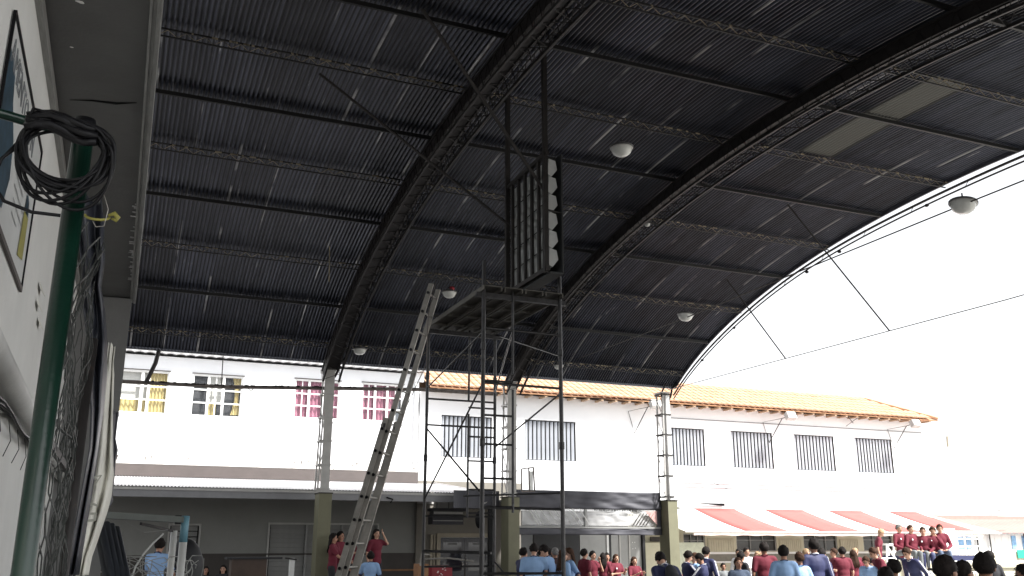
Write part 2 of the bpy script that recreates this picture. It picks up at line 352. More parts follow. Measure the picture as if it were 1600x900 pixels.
# slender edge arch
t = thing('arch_truss', 'thin double edge arch hanging just below the open end of the roof', 'roof arch', (13.95, 22, 6), 'curved trusses carrying the vault roof')
for k_, d in enumerate((.17, .27)):
    MB().path([(XR + .02, 22.1 - 22.1 * k / 60, rz(22.1 - 22.1 * k / 60) - d - .02 * math.sin(k * .3)) for k in range(61)], .026 if k_ == 0 else .018, 6).build('chord', steel_dark, t)
b = MB()
for k in range(16): 
    Y = 21 - k * 1.35; b.tube((XR + .02, Y, rz(Y) - .17), (XR + .02, Y + .1, rz(Y) - .27), .006, 4)
b.build('tie', steel_dark, t)
for Y in (20.6, 19.1, 16.2, 15.1, 12.6): MB().ell((XR + .02, Y, rz(Y) - .3), .04, .05, .035, nu=8, nv=5).build('clamp', steel_dark, t)

def pillar(X, label, capl=.03):
    t = thing('concrete_pillar', label, 'pillar', (X, 22.2, 0), 'olive pillars along the back of the yard')
    h = 2.84
    MB().box(X - .15, X + .15, 21.95, 22.45, 0, h).build('shaft', olive_m, t)
    MB().box(X - .17, X + .17, 21.93, 22.47, h, h + .025).build('cap_plate', steel_dark, t)
    MB().box(X - .157, X + .157, 21.943, 22.457, 0, .12).build('plinth', concrete, t)
def column(X, label, openw):
    t = thing('steel_column', label, 'column', (X, 22.2, 2.87), 'pale steel columns on the pillars')
    z0, z1 = 2.87, 5.8; w0, w1 = .125, .11
    def X_(s, z): return X + s * (w0 + (w1 - w0) * (z - z0) / (z1 - z0))
    fx = .115 if openw else .2
    # solid channel on the right, slim angle on the left, battens and diagonals between
    b = MB(); b.box(X_(1, z0) - fx, X_(1, z0), 22.02, 22.08, z0, z1); b.build('front_channel', white_paint if openw else greywhite, t)
    MB().box(X_(1, z0) - .03, X_(1, z0), 22.08, 22.3, z0, z1).build('side_flange', greywhite, t)
    for yy in (22.02, 22.34):
        MB().beam((X_(-1, z0) - .02, yy, z0), (X_(-1, z1) + .02, yy, z1), .035, .035).build('angle_post', greywhite, t)
    MB().beam((X_(1, z0) - .02, 22.34, z0), (X_(1, z1) - .02, 22.34, z1), .035, .035).build('angle_post', greywhite, t)
    n = 5
    for k in range(n + 1):
        z = z0 + (z1 - z0) * (k + .1) / (n + .2)
        MB().box(X - .16, X + .14, 22.0, 22.019, z, z + .04).box(X - .165, X - .146, 22.0, 22.36, z, z + .04).box(X - .14, X + .12, 22.362, 22.375, z, z + .04).build('batten', greywhite if not openw else steel_dark, t)
        if k < n:
            zz = z0 + (z1 - z0) * (k + 1.1) / (n + .2)
            b = MB(); b.beam((X - .14, 22.03, z + .04), (X - .14, 22.33, zz), .012, .03); b.beam((X - .12, 22.05, z + .04) if k % 2 else (X + .05, 22.35, z + .04), (X + .05, 22.35, zz) if k % 2 else (X - .12, 22.05, zz), .012, .03)
            b.build('diagonal', greywhite, t)
    # curved dark brackets up to the arch
    MB().path([(X + .12, 22.05, 5.62), (X + .18, 22.02, 5.75), (X + .2, 21.98, 5.95), (X + .3, 21.8, 6.05)], .03, 6).build('bracket', arch_m, t)
    MB().path([(X - .12, 22.05, 5.7), (X - .1, 22.02, 5.85), (X - .08, 21.9, 6.0)], .025, 6).build('bracket', arch_m, t)
    MB().box(X - .17, X + .15, 21.97, 22.4, z1, z1 + .03).build('head_plate', greywhite, t)
pillar(4.46, 'leftmost olive concrete pillar, beside the ladder foot'); pillar(9.25, 'middle olive pillar behind the scaffold'); pillar(13.95, 'rightmost olive pillar beside the striped awning')
column(4.42, 'leftmost pale steel column standing in front of the pink curtained window', False)
column(9.22, 'middle pale steel column seen through the scaffold', False)
column(13.92, 'rightmost open lattice column with a white post at the roof corner', True)
b = MB(); fb = at(826, 730, 21.8)
t = thing('column_bracket', 'small grey rectangular bracket frame bolted to the middle column', 'bracket', (9.45, 21.9, 3.5))
for (a, c) in (((9.42, 3.0), (9.42, 3.55)), ((9.42, 3.55), (9.75, 3.6)), ((9.75, 3.6), (9.78, 3.0)), ((9.78, 3.0), (9.42, 2.98)), ((9.62, 3.57), (9.63, 2.99))):
    MB().beam((a[0], 21.85, a[1]), (c[0], 21.85, c[1]), .03, .03).build('frame_bar', rust_m, t)
MB().box(9.64, 9.74, 21.86, 21.87, 3.03, 3.5).build('lens', lamp_glass, t)

# tie cable, hangers, lamp cables
tag(MB().path([(14, 22, 5.9), (14, 11, 5.83), (14, 0, 5.9)], .011, 5).build('tie_wire', shutter_m), 'thin level tie wire across the open right end of the roof', 'wire')
def rod(a, b_, r, label, name='tie_rod', m=steel_dark, cat='rod', grp=None):
    return tag(MB().tube(a, b_, r, 6).build(name, m), label, cat, grp)
rod((11.9, 13.93, 8.35), (14, 13.69, 5.85), .017, 'longer slanting rod crossing the roof edge against the sky')
rod((12.84, 17.39, 7.8), (14, 16.9, 5.86), .017, 'shorter slanting rod crossing the roof edge lower down')
rod((2.08, 12.34, 8.4), (5.0, 12.0, 6.3), .022, 'long dark stay rod from the left bay down to the hanging cage')
pA = at(660, -5, 10.2); rod((pA.x, 10.2, min(pA.z, 8.45)), (5.0, 10.8, 6.45), .025, 'steep dark stay rod from the top edge to the hanging cage')
tag(MB().path([(10.8, 21.6, 6.42), (10.8, 16, 6.37), (10.8, 9, 6.42), (10.8, 1, 6.42)], .012, 5).build('lamp_cable', steel_dark), 'black cable carrying two pale lamps towards the sky', 'cable')
def lamp(p, label, red=False, s=1.0, tilt=0):
    p = Vector(p); t = thing('high_bay_lamp', label, 'lamp', p, 'round glass lamps under the roof')
    M = Matrix.Rotation(tilt, 3, 'Y')
    MB().lathe([(.0, .07), (.10, .07), (.17, .03), (.2, .02), (.2, -.005), (.165, -.01)], p, 20, M=M * s).build('housing', lamp_body, t, True)
    MB().lathe([(.175, -.008), (.17, -.05), (.145, -.10), (.09, -.14), (0.001, -.155)], p, 20, M=M * s).build('glass_bowl', lamp_glass, t, True)
    MB().lathe([(.178, .0), (.19, -.01), (.178, -.02)], p, 20, M=M * s).build('rim', greywhite, t, True)
    MB().tube(p + Vector((0, 0, .06)), p + Vector((0, 0, .06 + .1 * s)), .012, 6).build('hook', steel_dark, t)
    if red: MB().ell(p + Vector((.06, 0, .1)), .06, .06, .05).build('red_cap', box_red, t, True)
lamp(at(971, 231, 12.3), 'large round lamp hanging highest under the middle bay', s=1.0)
lamp(at(1071, 492, 16.2), 'round lamp on the cable in front of the right bay', s=.9, tilt=.15)
lamp(at(1505, 318, 8.95), 'tilted lamp hanging against the white sky', s=1., tilt=.2)
lamp(at(702, 457, 18.6), 'lamp with a red cap just behind the ladder top', True, s=.85)
lamp(at(562, 546, 21.1), 'half hidden lamp at the eave right of the leftmost column', s=.85)
lamp(at(873, 571, 21.1), 'small lamp at the eave behind the right scaffold pole', s=.7)
lamp(at(1011, 350, 15.2), 'tiny lamp beside the dark arch in the middle of the roof', s=.35)
for (u, v, Y, lb) in ((1395, 180, 12, 'small dark bulb hanging on a wire below the skylight strip'),):
    t = thing('bulb', lb, 'bulb', at(u, v, Y)); p = at(u, v + 26, Y)
    MB().tube(at(1424, 105, Y), p, .005, 4).build('wire', steel_dark, t); MB().ell(p, .04, .04, .05).build('bulb_body', black_m, t, True)
rod(at(515, 385, 17.2), at(514, 440, 17.2), .008, 'short loose wire hanging under the left bay', 'loose_wire', web_m, 'wire')

# hanging louvred cage
bx = 5.0
t = thing('louvred_cage', 'dark hanging metal cage with six pale folded louvres, hung from two long posts', 'cage', (bx, 11.4, 5.3))
for (Y, zt, r_) in ((10.66, rz(10.66) - .03, .032), (12.02, rz(12.02) - .03, .032)):
    MB().box(bx - .04 - r_, bx - .04 + r_, Y - r_, Y + r_, 5.2, zt).build('hanger_post', steel_dark, t)
for z in (5.25, 6.92): MB().box(bx - .06, bx - .005, 10.6, 12.08, z - .03, z + .03).build('frame_rail', steel_dark, t)
for k in range(5):
    Y = 10.9 + k * .235; MB().box(bx - .05, bx - .01, Y - .028, Y + .028, 5.28, 6.89).build('vertical_bar', steel_dark, t)
for k in range(6):
    zc = 5.42 + k * .262
    prof = [(0.01, zc - .09), (.07, zc - .12), (.155, zc - .01), (.13, zc + .12), (.03, zc + .14)]
    y0, y1 = 10.68, 11.98; n = len(prof)
    b = MB(); b.add([(bx + a, y, z) for y in (y0, y1) for a, z in prof], [tuple(range(n - 1, -1, -1)), tuple(range(n, 2 * n))] + [(i, (i + 1) % n, n + (i + 1) % n, n + i) for i in range(n)])
    b.build('louvre', louvre_m, t)
MB().box(bx + .19, bx + .21, 10.62, 12.06, 5.2, 6.95).build('back_panel', panel_dark, t)
MB().box(bx + .005, bx + .19, 10.62, 12.06, 5.19, 5.215).build('base_tray', panel_dark, t)
MB().tube((bx, 10.66, 6.1), (bx + .19, 10.66, 6.08), .014, 6).build('stay_bar', steel_dark, t)
for z in (5.55, 5.86, 6.2, 6.52): MB().tube((bx - .02, 12.0, z), (bx - .02, 10.7, z + .02), .008, 4).build('cross_wire', steel_dark, t)

# ------------------------------------------------------------------ scaffold
t = thing('scaffold_tower', 'tall dark tube scaffold tower with a plank platform under the cage', 'scaffold', (4.75, 12.2, 0))
X1, X2, Y1, Y2, PZ = 4.2, 5.32, 11.0, 13.4, 4.98
def P_(a, b_, r=.024, nm='brace', n=8): MB().tube(a, b_, r, n).build(nm, scaf_m, t)
for (x, y, zt, r_) in ((X1, Y1, 5.37, .028), (X2, Y1, 5.39, .028), (X1, Y2, 5.3, .024), (X2, Y2, 5.02, .024)):
    P_((x, y, 0.02), (x, y, zt), r_, 'corner_pole', 10)
    for z in (1.02, 2.95, 4.2): MB().lathe([(r_ + .001, -.05), (r_ + .009, -.045), (r_ + .009, .045), (r_ + .001, .05)], (x, y, z), 10).build('collar', scaf_m, t)
    MB().box(x - .07, x + .07, y - .07, y + .07, 0.001, .02).build('base_plate', scaf_m, t)
for (xi, y, s) in ((X1 + .42, Y1, 1), (X2 - .44, Y2, -1)):
    P_((xi, y, 2.08), (xi, y, 3.65), .018, 'inner_pole'); P_((xi, y, 3.85), (xi, y, PZ), .018, 'inner_pole')
    xa = X1 if s == 1 else X2
    for z in (.4, .75, 1.1, 1.45, 1.8) if False else (2.15, 2.5, 2.93, 3.3, 3.75): P_((xa, y, z), (xi, y, z), .014, 'rung', 6)
for z in (1.35, 2.14, 3.72, 4.45): P_((X1, Y1, z), (X2, Y1, z - .01), .017, 'rail', 6)
for z in (1.38, 2.1, 3.45, 3.85): P_((X1, Y2, z), (X2, Y2, z), .015, 'rail', 6)
P_((X1, Y2, 3.4), (X1, Y1, 2.2 + .1), .013, 'brace', 6); P_((X1, Y1, 3.72), (X1, Y2, 2.35), .013, 'brace', 6)
P_((X2, Y2, 3.15), (X2, Y1, 3.65), .013, 'brace', 6); P_((X2, Y2, 4.95), (X2, Y1, 4.15), .013, 'brace', 6)
P_((X1, Y2, 4.02), (X1, Y1, 4.4), .013, 'brace', 6); P_((X2, Y2, 4.0), (X1 + .42, Y1, 4.45), .012, 'brace', 6)
P_((X2, Y2, 1.45), (X2, Y1, .5), .013, 'brace', 6); P_((X2, Y1, 2.34), (X2 - .5, Y2, 2.4), .013, 'brace', 6)
P_((X1, Y2, 1.6), (X1 + .6, Y1 + 1.2, 1.58), .02, 'rail', 6)
# platform planks run away from the camera; each is a shallow channel
for k in range(4):
    xa = X1 - .05 + k * .30; b = MB(); za = PZ + .01
    b.box(xa, xa + .27, Y1 - .12, Y2 + .15, za, za + .012)
    for q in (xa, xa + .25): b.box(q, q + .02, Y1 - .12, Y2 + .15, za - .05, za - .002)
    for y in (Y1 + .3, Y1 + .9, Y1 + 1.5, Y1 + 2.1): b.box(xa + .022, xa + .248, y, y + .04, za - .03, za - .002)
    b.build('plank', plank_m, t)
for y in (Y1 + .03, Y2 - .03): MB().box(X1 - .1, X2 + .1, y - .03, y + .03, PZ - .11, PZ - .045).build('transom', scaf_m, t)

# ------------------------------------------------------------------ extension ladder
t = thing('extension_ladder', 'long grey two section ladder leaning on the scaffold platform', 'ladder', (2.5, 12.6, 0))
A = Vector((2.48, 12.35, .02)); B = Vector((4.02, 12.75, 5.45)); dL = (B - A); side = Vector((.26, .36, 0))
def lad(a, b_, w0, w1, off):
    ux = (b_ - a).normalized(); nn = ux.cross(side).normalized() * off
    for s in (-1, 1):
        MB().beam(a + side.normalized() * s * w0 / 2 + nn, b_ + side.normalized() * s * w1 / 2 + nn, .075, .028, up=side.normalized()).build('side_rail', alu_m, t)
    L_ = (b_ - a).length; n = int(L_ / .3)
    for k in range(n):
        f_ = (k + .5) / n; p = a.lerp(b_, f_) + nn; w = w0 + (w1 - w0) * f_
        MB().tube(p - side.normalized() * (w / 2 + .03), p + side.normalized() * (w / 2 + .03), .014, 6).tube(p + side.normalized() * (w / 2 + .018), p + side.normalized() * (w / 2 + .036), .022, 8, 1).tube(p - side.normalized() * (w / 2 + .018), p - side.normalized() * (w / 2 + .036), .022, 8, 1).build('rung', [alu_m, black_m], t)
lad(A, A.lerp(B, .62), .50, .44, 0); lad(A.lerp(B, .12), B, .38, .34, -.055)
for s in (-1, 1):
    p = A.lerp(B, .60) + side.normalized() * s * .22; MB().box(p.x - .015, p.x + .015, p.y - .03, p.y + .03, p.z - .03, p.z + .03).build('guide_bracket', steel_dark, t)
    p = A + side.normalized() * s * .28; MB().box(p.x - .05, p.x + .05, p.y - .03, p.y + .03, .001, .05).build('rubber_foot', black_m, t)
MB().path([B + Vector((0, -.2, 0)), B + Vector((-.1, -.2, -.5)), B + Vector((-.05, 0, -1.2)), B + Vector((-.4, 0, -2)), B + Vector((-.62, .1, -2.2))], .006, 5).build('rope', rust_m, t)

# horizontal pipe across the left bay with bent brace
t = thing('rusty_crossbar', 'peeling level pipe across the upper windows, from the left edge to the ladder', 'pipe', (3, 22.3, 5.3))
MB().path([(-1.5, 22.25, 5.22), (2, 22.25, 5.25), (6.8, 22.25, 5.49), (8.9, 22.25, 5.5)], .045, 8).build('pipe', rust_m, t)
a = at(248, 548, 22.2); c = at(243, 567, 22.2); d = at(228, 598, 22.2)
MB().path([a, c, d], .05, 6).build('bent_brace', steel_dark, t)
MB().tube(at(349, 548, 22.2), at(346, 602, 22.2), .012, 5).build('hanger_wire', steel_dark, t)
MB().path([at(392, 607, 22.2) + Vector((.05 * math.cos(k * .6), 0, -.05 * math.sin(k * .6))) for k in range(6)], .012, 5).build('hook', steel_dark, t)
b = MB()
for k in range(60):
    x = random.uniform(-.3, 6.6); z = 5.22 + (x + 1.5) * .0086 if x < 2 else 5.25 + (x - 2) * .05; b.box(x, x + random.uniform(.02, .12), 22.2, 22.215, z + .01, z + random.uniform(.03, .052))
b.build('flaking_rust', steel_dark, t)['kind'] = 'stuff'
tag(MB().path([(6.8, 22.3, 5.48), (9, 22.3, 5.52), (13.9, 22.3, 5.62)], .012, 5).build('service_cable', steel_dark), 'thin cable running under the tiled eave between the columns', 'cable')

# ------------------------------------------------------------------ wall with openings
def wall(name, x0, x1, z0, z1, y, th, ops, m, parent=None):
    xs = sorted({x0, x1} | {o[0] for o in ops} | {o[1] for o in ops}); zs = sorted({z0, z1} | {o[2] for o in ops} | {o[3] for o in ops})
    xs = [x for x in xs if x0 <= x <= x1]; zs = [z for z in zs if z0 <= z <= z1]
    def full(i, j):
        if i < 0 or j < 0 or i >= len(xs) - 1 or j >= len(zs) - 1: return False
        cx = (xs[i] + xs[i + 1]) / 2; cz = (zs[j] + zs[j + 1]) / 2
        return not any(o[0] < cx < o[1] and o[2] < cz < o[3] for o in ops)
    b = MB()
    for i in range(len(xs) - 1):
        for j in range(len(zs) - 1):
            if not full(i, j): continue
            a, c, e, f = xs[i], xs[i + 1], zs[j], zs[j + 1]; Y = y + th
            b.add([(a, y, e), (c, y, e), (c, y, f), (a, y, f)], [(0, 1, 2, 3)]); b.add([(a, Y, e), (c, Y, e), (c, Y, f), (a, Y, f)], [(3, 2, 1, 0)])
            if not full(i - 1, j): b.add([(a, y, e), (a, Y, e), (a, Y, f), (a, y, f)], [(3, 2, 1, 0)])
            if not full(i + 1, j): b.add([(c, y, e), (c, Y, e), (c, Y, f), (c, y, f)], [(0, 1, 2, 3)])
            if not full(i, j - 1): b.add([(a, y, e), (c, y, e), (c, Y, e), (a, Y, e)], [(3, 2, 1, 0)])
            if not full(i, j + 1): b.add([(a, y, f), (c, y, f), (c, Y, f), (a, Y, f)], [(0, 1, 2, 3)])
    return b.build(name, m, parent)
def curtain(x0, x1, z0, z1, y, m, parent, folds=6, gather=0):
    b = MB(); b.grid(lambda u, v: (x0 + (x1 - x0) * (u + gather * math.sin(v * PI) * (.5 - u)), y + .025 * math.sin(u * folds * 2 * PI + .5 * math.sin(v * 3)), z0 + (z1 - z0) * v), folds * 8, 6)
    return b.build('curtain', m, parent, True)

# ------------------------------------------------------------------ classroom building (left, upper storey windows)
FY = 28.0
cb_ = thing('classroom_building', 'white two storey building with curtained sliding windows behind the left bay', 'building', (3.5, FY, 0))
wins = [(-.42, .98, 5.27, 6.5), (1.63, 3.05, 5.27, 6.5), (4.58, 5.96, 5.36, 6.55), (6.66, 7.98, 5.38, 6.57)]
door_o = (9.28, 10.95, 0, 1.9)
wall('wall', -3.0, 8.5, 3.3, 6.95, FY, .25, [w for w in wins] + [(1.37, 2.2, 1.41, 2.22), (4.1, 7.35, 1.42, 2.28)], facade_white, cb_)
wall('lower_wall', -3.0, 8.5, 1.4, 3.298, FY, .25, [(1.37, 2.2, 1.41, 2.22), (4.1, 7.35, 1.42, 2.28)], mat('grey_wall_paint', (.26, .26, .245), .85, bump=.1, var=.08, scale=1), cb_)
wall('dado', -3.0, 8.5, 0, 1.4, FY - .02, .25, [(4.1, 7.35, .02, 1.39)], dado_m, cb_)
MB().box(-3, 8.5, FY + 3.2, FY + 3.3, 0, 7.3).build('rear_wall', facade_white, cb_); MB().box(-3, -2.9, FY + .26, FY + 3.19, 0, 6.9).build('side_wall', facade_white, cb_); MB().box(8.4, 8.5, FY + .26, FY + 3.19, 0, 6.9).build('side_wall', facade_white, cb_)
MB().box(-2.9, 8.4, FY + .26, FY + 3.19, 4.2, 4.3).build('floor_slab', concrete, cb_)
b = MB(); b.grid(lambda u, v: (-3.1 + 11.75 * u, FY - .35 + 3.8 * v, 6.99 + .3 * v + .03 * abs(math.sin(u * 42 * PI))), 42 * 6, 2)
solid(b.build('sheet_roof', mat('pale_sheet_roof', (.72, .72, .72), .5, var=.08), cb_), .012)
MB().box(8.2, 8.62, FY - .12, FY - .003, 6.7, 6.98).build('roof_end_box', facade_white, cb_)
MB().box(8.36, 8.46, FY - .1, FY - .003, 4.0, 6.7).build('downpipe', white_paint, cb_)
# parapet band with cracked dirty plaster
par = MB(); par.box(-3, 8.5, FY - .06, FY - .003, 3.86, 4.1); par.build('parapet_band', mat('stained_plaster', (.72, .7, .67), .9, var=.15, scale=3, dirt=((.06, .05, .04), 7, .57), stretch=(.7, 1, 2)), cb_)
b = MB()
for k in range(70):
    x = random.uniform(-.3, 8.2); z = random.uniform(3.87, 4.02); w_ = random.uniform(.005, .012); hgt = random.uniform(.05, .2)
    b.add([(x, FY - .064, z), (x + w_, FY - .064, z), (x + w_ + random.uniform(-.03, .03), FY - .064, min(4.09, z + hgt)), (x - .004, FY - .064, min(4.09, z + hgt))], [(0, 1, 2, 3)])
b.build('crack', dado_m, cb_, ).__setitem__('kind', 'stuff')
def sliding(i, x0, x1, z0, z1):
    label = ['half yellow curtained window', 'window with grey panes and a gathered yellow curtain', 'pink curtained window behind the column', 'pink curtained window behind the ladder'][i]
    f = MB(); d = .045; y = FY + .05
    f.box(x0, x1, y, y + .05, z1 - d, z1).box(x0, x1, y, y + .05, z0, z0 + d).box(x0, x0 + d, y, y + .05, z0 + d, z1 - d).box(x1 - d, x1, y, y + .05, z0 + d, z1 - d)
    w = f.build('window', white_paint, cb_); w['label'] = label
    W_ = x1 - x0; H_ = z1 - z0
    for fx in ((.32, .62) if i else (.5, .62)): MB().box(x0 + W_ * fx - .035, x0 + W_ * fx + .035, y - .01, y + .04, z0 + d, z1 - d).build('mullion', white_paint, w)
    for fz in (.33, .64): MB().box(x0 + d, x1 - d, y + .005, y + .035, z0 + H_ * fz - .02, z0 + H_ * fz + .02).build('glazing_bar', white_paint, w)
    for fx in ((.82, .17) if i > 1 else (.47,)): MB().box(x0 + W_ * fx - .014, x0 + W_ * fx + .014, y + .006, y + .03, z0 + d, z1 - d).build('glazing_bar', white_paint, w)
    MB().box(x0 + d, x1 - d, y + .036, y + .04, z0 + d, z1 - d).build('pane', glassd, w)
    MB().box(x0 - .05, x1 + .05, FY - .05, FY - .003, z0 - .06, z0 - .003).build('sill', facade_white, w)
    MB().box(x0 - .03, x1 + .03, FY - .025, FY - .003, z1 + .004, z1 + .03).build('lintel_strip', dado_m, w)
    if i == 0:
        curtain(x0 + W_ * .6, x1, z0, z1, y + .1, curtain_y, w, 6); curtain(x0, x0 + W_ * .6, z0, z0 + H_ * .36, y + .14, curtain_y, w, 7)
        MB().box(x0, x0 + W_ * .6, y + .15, y + .16, z0 + H_ * .36, z1).build('blind', blind_m, w)
    elif i == 1:
        curtain(x1 - W_ * .2, x1, z0 + .1, z1, y + .1, curtain_y, w, 3, .6); curtain(x0 + W_ * .33, x0 + W_ * .5, z0, z0 + H_ * .36, y + .12, curtain_y, w, 3)
        MB().box(x0 + W_ * .33, x0 + W_ * .64, y + .15, y + .16, z0 + H_ * .36, z1).build('blind', blind_m, w)
        MB().box(x0, x1, y + .2, y + .21, z0, z1).build('dark_blind', mat('charcoal_blind', (.06, .06, .065), .8), w)
    else:
        curtain(x0, x1, z0, z1, y + .1, curtain_p, w, 11)
        if i == 3: MB().box(x0 + W_ * .78, x1 - d, y + .06, y + .07, z0 + d, z0 + H_ * .6).build('blind', mat('slate_blind', (.09, .1, .11), .6), w)
for i, w in enumerate(wins): sliding(i, *w)
# ground floor louvred shutters
def shutter(x0, x1, z0, z1, label, cols):
    s = MB().box(x0 - .05, x1 + .05, FY - .04, FY - .003, z1, z1 + .05).box(x0 - .05, x0, FY - .04, FY - .003, z0, z1).box(x1, x1 + .05, FY - .04, FY - .003, z0, z1).build('shutter', greywhite, cb_); s['label'] = label
    W_ = (x1 - x0) / cols
    for c in range(cols):
        if c: MB().box(x0 + c * W_ - .03, x0 + c * W_ + .03, FY - .035, FY + .03, z0, z1).build('stile', shutter_m, s)
        n = int((z1 - z0) / .13)
        me = MB().beam((x0 + .035, 0, 0), (x0 + W_ - .035, 0, 0), .135, .012, up=Vector((0, -1, .35))).mesh('slat', shutter_m)
        for k in range(n):
            o = link('slat', me, s); o.location = (c * W_, FY + .06, z0 + (k + .5) * (z1 - z0) / n)
    MB().box(x0, x1, FY + .2, FY + .21, z0, z1).build('backing', blackish, s)
shutter(4.12, 7.3, .3, 2.25, 'wide louvred shutter behind the leftmost pillar', 3)
shutter(1.4, 2.17, 1.43, 2.2, 'small louvred shutter behind the seated child', 1)
MB().box(2.2, 8.5, FY - .055, FY - .022, 1.4, 1.44).build('chair_rail', dado_m, cb_)
MB().box(5.9, 8.9, FY - .12, FY - .06, .92, .97).build('hand_rail', wood_m, cb_)
# lean-to roof
sh = thing('lean_to_roof', 'pale corrugated lean to roof with brown fascia on the classroom building', 'roof', (3.5, 25, 3))
n_ = 150
me_cols = 12
for c in range(me_cols):
    xa = -3 + c * 12.0 / me_cols; xb = xa + 12.0 / me_cols
    b = MB(); b.grid(lambda u, v: (xa + (xb - xa) * u, 22.95 + 4.9 * v, 2.98 + .52 * v + .012 * math.sin(u * 13 * 2 * PI)), 13 * 6, 1)
    solid(b.build('roof_sheet', zinc_m, sh), .004)
MB().box(-3, 8.5, 27.83, 27.93, 3.52, 3.84).build('fascia', brown_m, sh)
MB().box(-3, 9.0, 22.97, 23.07, 2.74, 2.95).build('front_beam', mat('beam_grey', (.24, .24, .25), .6, var=.1), sh)
MB().box(-3, 9.0, 22.93, 22.965, 2.90, 2.955).build('gutter', greywhite, sh)
for x in (-1, 2.3, 5.6, 8.6): MB().beam((x, 23.1, 2.86), (x, 27.9, 3.38), .08, .12).build('rafter', steel_dark, sh)
MB().path([(6.2, 22.96, 2.83), (6.35, 22.9, 2.78), (6.3, 22.95, 2.7)], .02, 5).build('hook', black_m, sh)
MB().add([(9.008, 22.95, 2.7), (9.008, 27.8, 2.7), (9.008, 27.8, 3.55), (9.008, 22.95, 3.02), (9.016, 22.95, 2.7), (9.016, 27.8, 2.7), (9.016, 27.8, 3.55), (9.016, 22.95, 3.02)], [(0, 1, 2, 3), (7, 6, 5, 4), (3, 2, 6, 7), (0, 3, 7, 4), (0, 4, 5, 1), (1, 5, 6, 2)]).build('added_sun_baffle', zinc_m, sh)  # added closing panel that keeps a sun patch off the left wall
# door section between left building and middle unit
ds = thing('canteen_front', 'cream framed dark double door in a pale wall behind the scaffold', 'building', (10, 27.9, 0))
wall('wall', 8.51, 12.0, 0, 3.6, 27.9, .2, [(9.28, 10.95, 0, 1.9)], mat('cream_plaster', (.2, .185, .16), .85, var=.08), ds)
f = MB(); f.box(9.16, 9.28, 27.84, 27.9 - .003, 0, 1.9).box(10.95, 11.07, 27.84, 27.897, 0, 1.9).box(9.16, 11.07, 27.84, 27.897, 1.9, 2.02); f.build('door_frame', cream_m, ds)
for s in (0, 1):
    d = MB().box(9.29 + s * .83, 10.11 + s * .83, 27.96, 28.0, 0.01, 1.89).build('door', door_m, ds)
    MB().box(9.4 + s * .83, 10.0 + s * .83, 27.955, 27.959, .9, 1.75).build('pane', mat('dark_pane', (.02, .022, .03), .05, var=.2), d)
    MB().box(10.02 + s * .1, 10.06 + s * .1, 27.92, 27.955, .95, 1.15).build('handle', alu_m, d)
    MB().box(9.55 + s * .83, 9.85 + s * .83, 27.951, 27.954, 1.68, 1.73).build('notice', mat('notice', (.12, .12, .12), .6), d)
MB().box(8.95, 9.02, 27.82, 27.897, 0, 1.98).box(9.06, 9.11, 27.85, 27.897, 0, 1.98).build('pipe_casing', cream_m, ds)
MB().box(8.51, 12, 27.86, 27.897, 2.9, 3.0).build('ledge', greywhite, ds)
# hanging dark case
t = thing('hanging_case', 'dark flat case hung by three thin cords below the lean to', 'case', (8.45, 25, 2.2))
MB().box(8.02, 8.92, 24.8, 25.2, 2.22, 2.48).build('body', mat('case_black', (.02, .02, .028), .4), t)
MB().box(8.0, 9.0, 24.75, 25.25, 2.58, 2.66).build('lid', mat('case_black', (.02, .02, .028), .4), t); MB().box(8.05, 8.9, 24.79, 24.8, 2.5, 2.56).box(8.03, 8.9, 24.79, 24.797, 2.31, 2.33).build('trim', greywhite, t)
MB().box(8.05, 8.9, 24.82, 25.18, 2.48, 2.58).build('shelf', lamp_body, t)
for x in (8.2, 8.55, 8.88): MB().tube((x, 25, 2.6), (x, 25, 3.15), .012, 5).build('cord', steel_dark, t)
# dark short curtain left of the middle pillar, gate leaf beside it
t = tag(MB().grid(lambda u, v: (7.82 + 1.25 * u, 22.5 + .02 * math.sin(u * 14), 2.58 + .44 * v), 24, 3).build('canvas_valance', tarp_grey), 'short charcoal canvas valance left of the middle pillar', 'canvas'); solid(t, .01)
t = thing('side_post', 'dark upright post with a small box just left of the middle pillar', 'post', (8.9, 22.6, 0))
MB().box(8.83, 8.95, 22.6, 22.7, 0, 2.7).build('post', blackish, t); MB().box(8.65, 8.71, 22.6, 22.66, 0, 2.75).build('thin_post', shutter_m, t); MB().ell((8.55, 22.6, 2.3), .1, .1, .22).build('speaker', black_m, t, True)
MB().tube((8.6, 22.5, 2.68), (8.9, 22.5, 2.82), .02, 6).build('arm', greywhite, t)

# ------------------------------------------------------------------ middle kiosk awning between pillars two and three
t = thing('canvas_awning', 'charcoal canvas and clear plastic blind hung between the middle and right pillars', 'awning', (11.6, 22.3, 2))
def drape(x0, x1, z0, z1, y, amp, nu, nv, sag=0, sd_=0):
    return lambda u, v: (x0 + (x1 - x0) * u, y + amp * noise.noise(Vector((u * 9 + v * 3, v * 4 - u * 5, sd_))), z0 + (z1 - z0) * v - sag * math.sin(u * PI) * (1 - v))
solid(MB().grid(drape(9.45, 13.8, 2.6, 3.06, 22.3, .05, 0, 0, .0, 1), 80, 10).build('top_band', tarp_grey, t, True), .006)
for k, (xa, xb) in enumerate(((9.62, 11.45), (11.5, 13.62))):
    solid(MB().grid(drape(xa, xb, 2.16, 2.62, 22.34, .03, 0, 0, .0, 3 + k), 50, 10).build('clear_panel', clear_m, t, True), .003)
MB().box(11.44, 11.5, 22.3, 22.35, 2.15, 2.6).build('panel_strap', shutter_m, t)
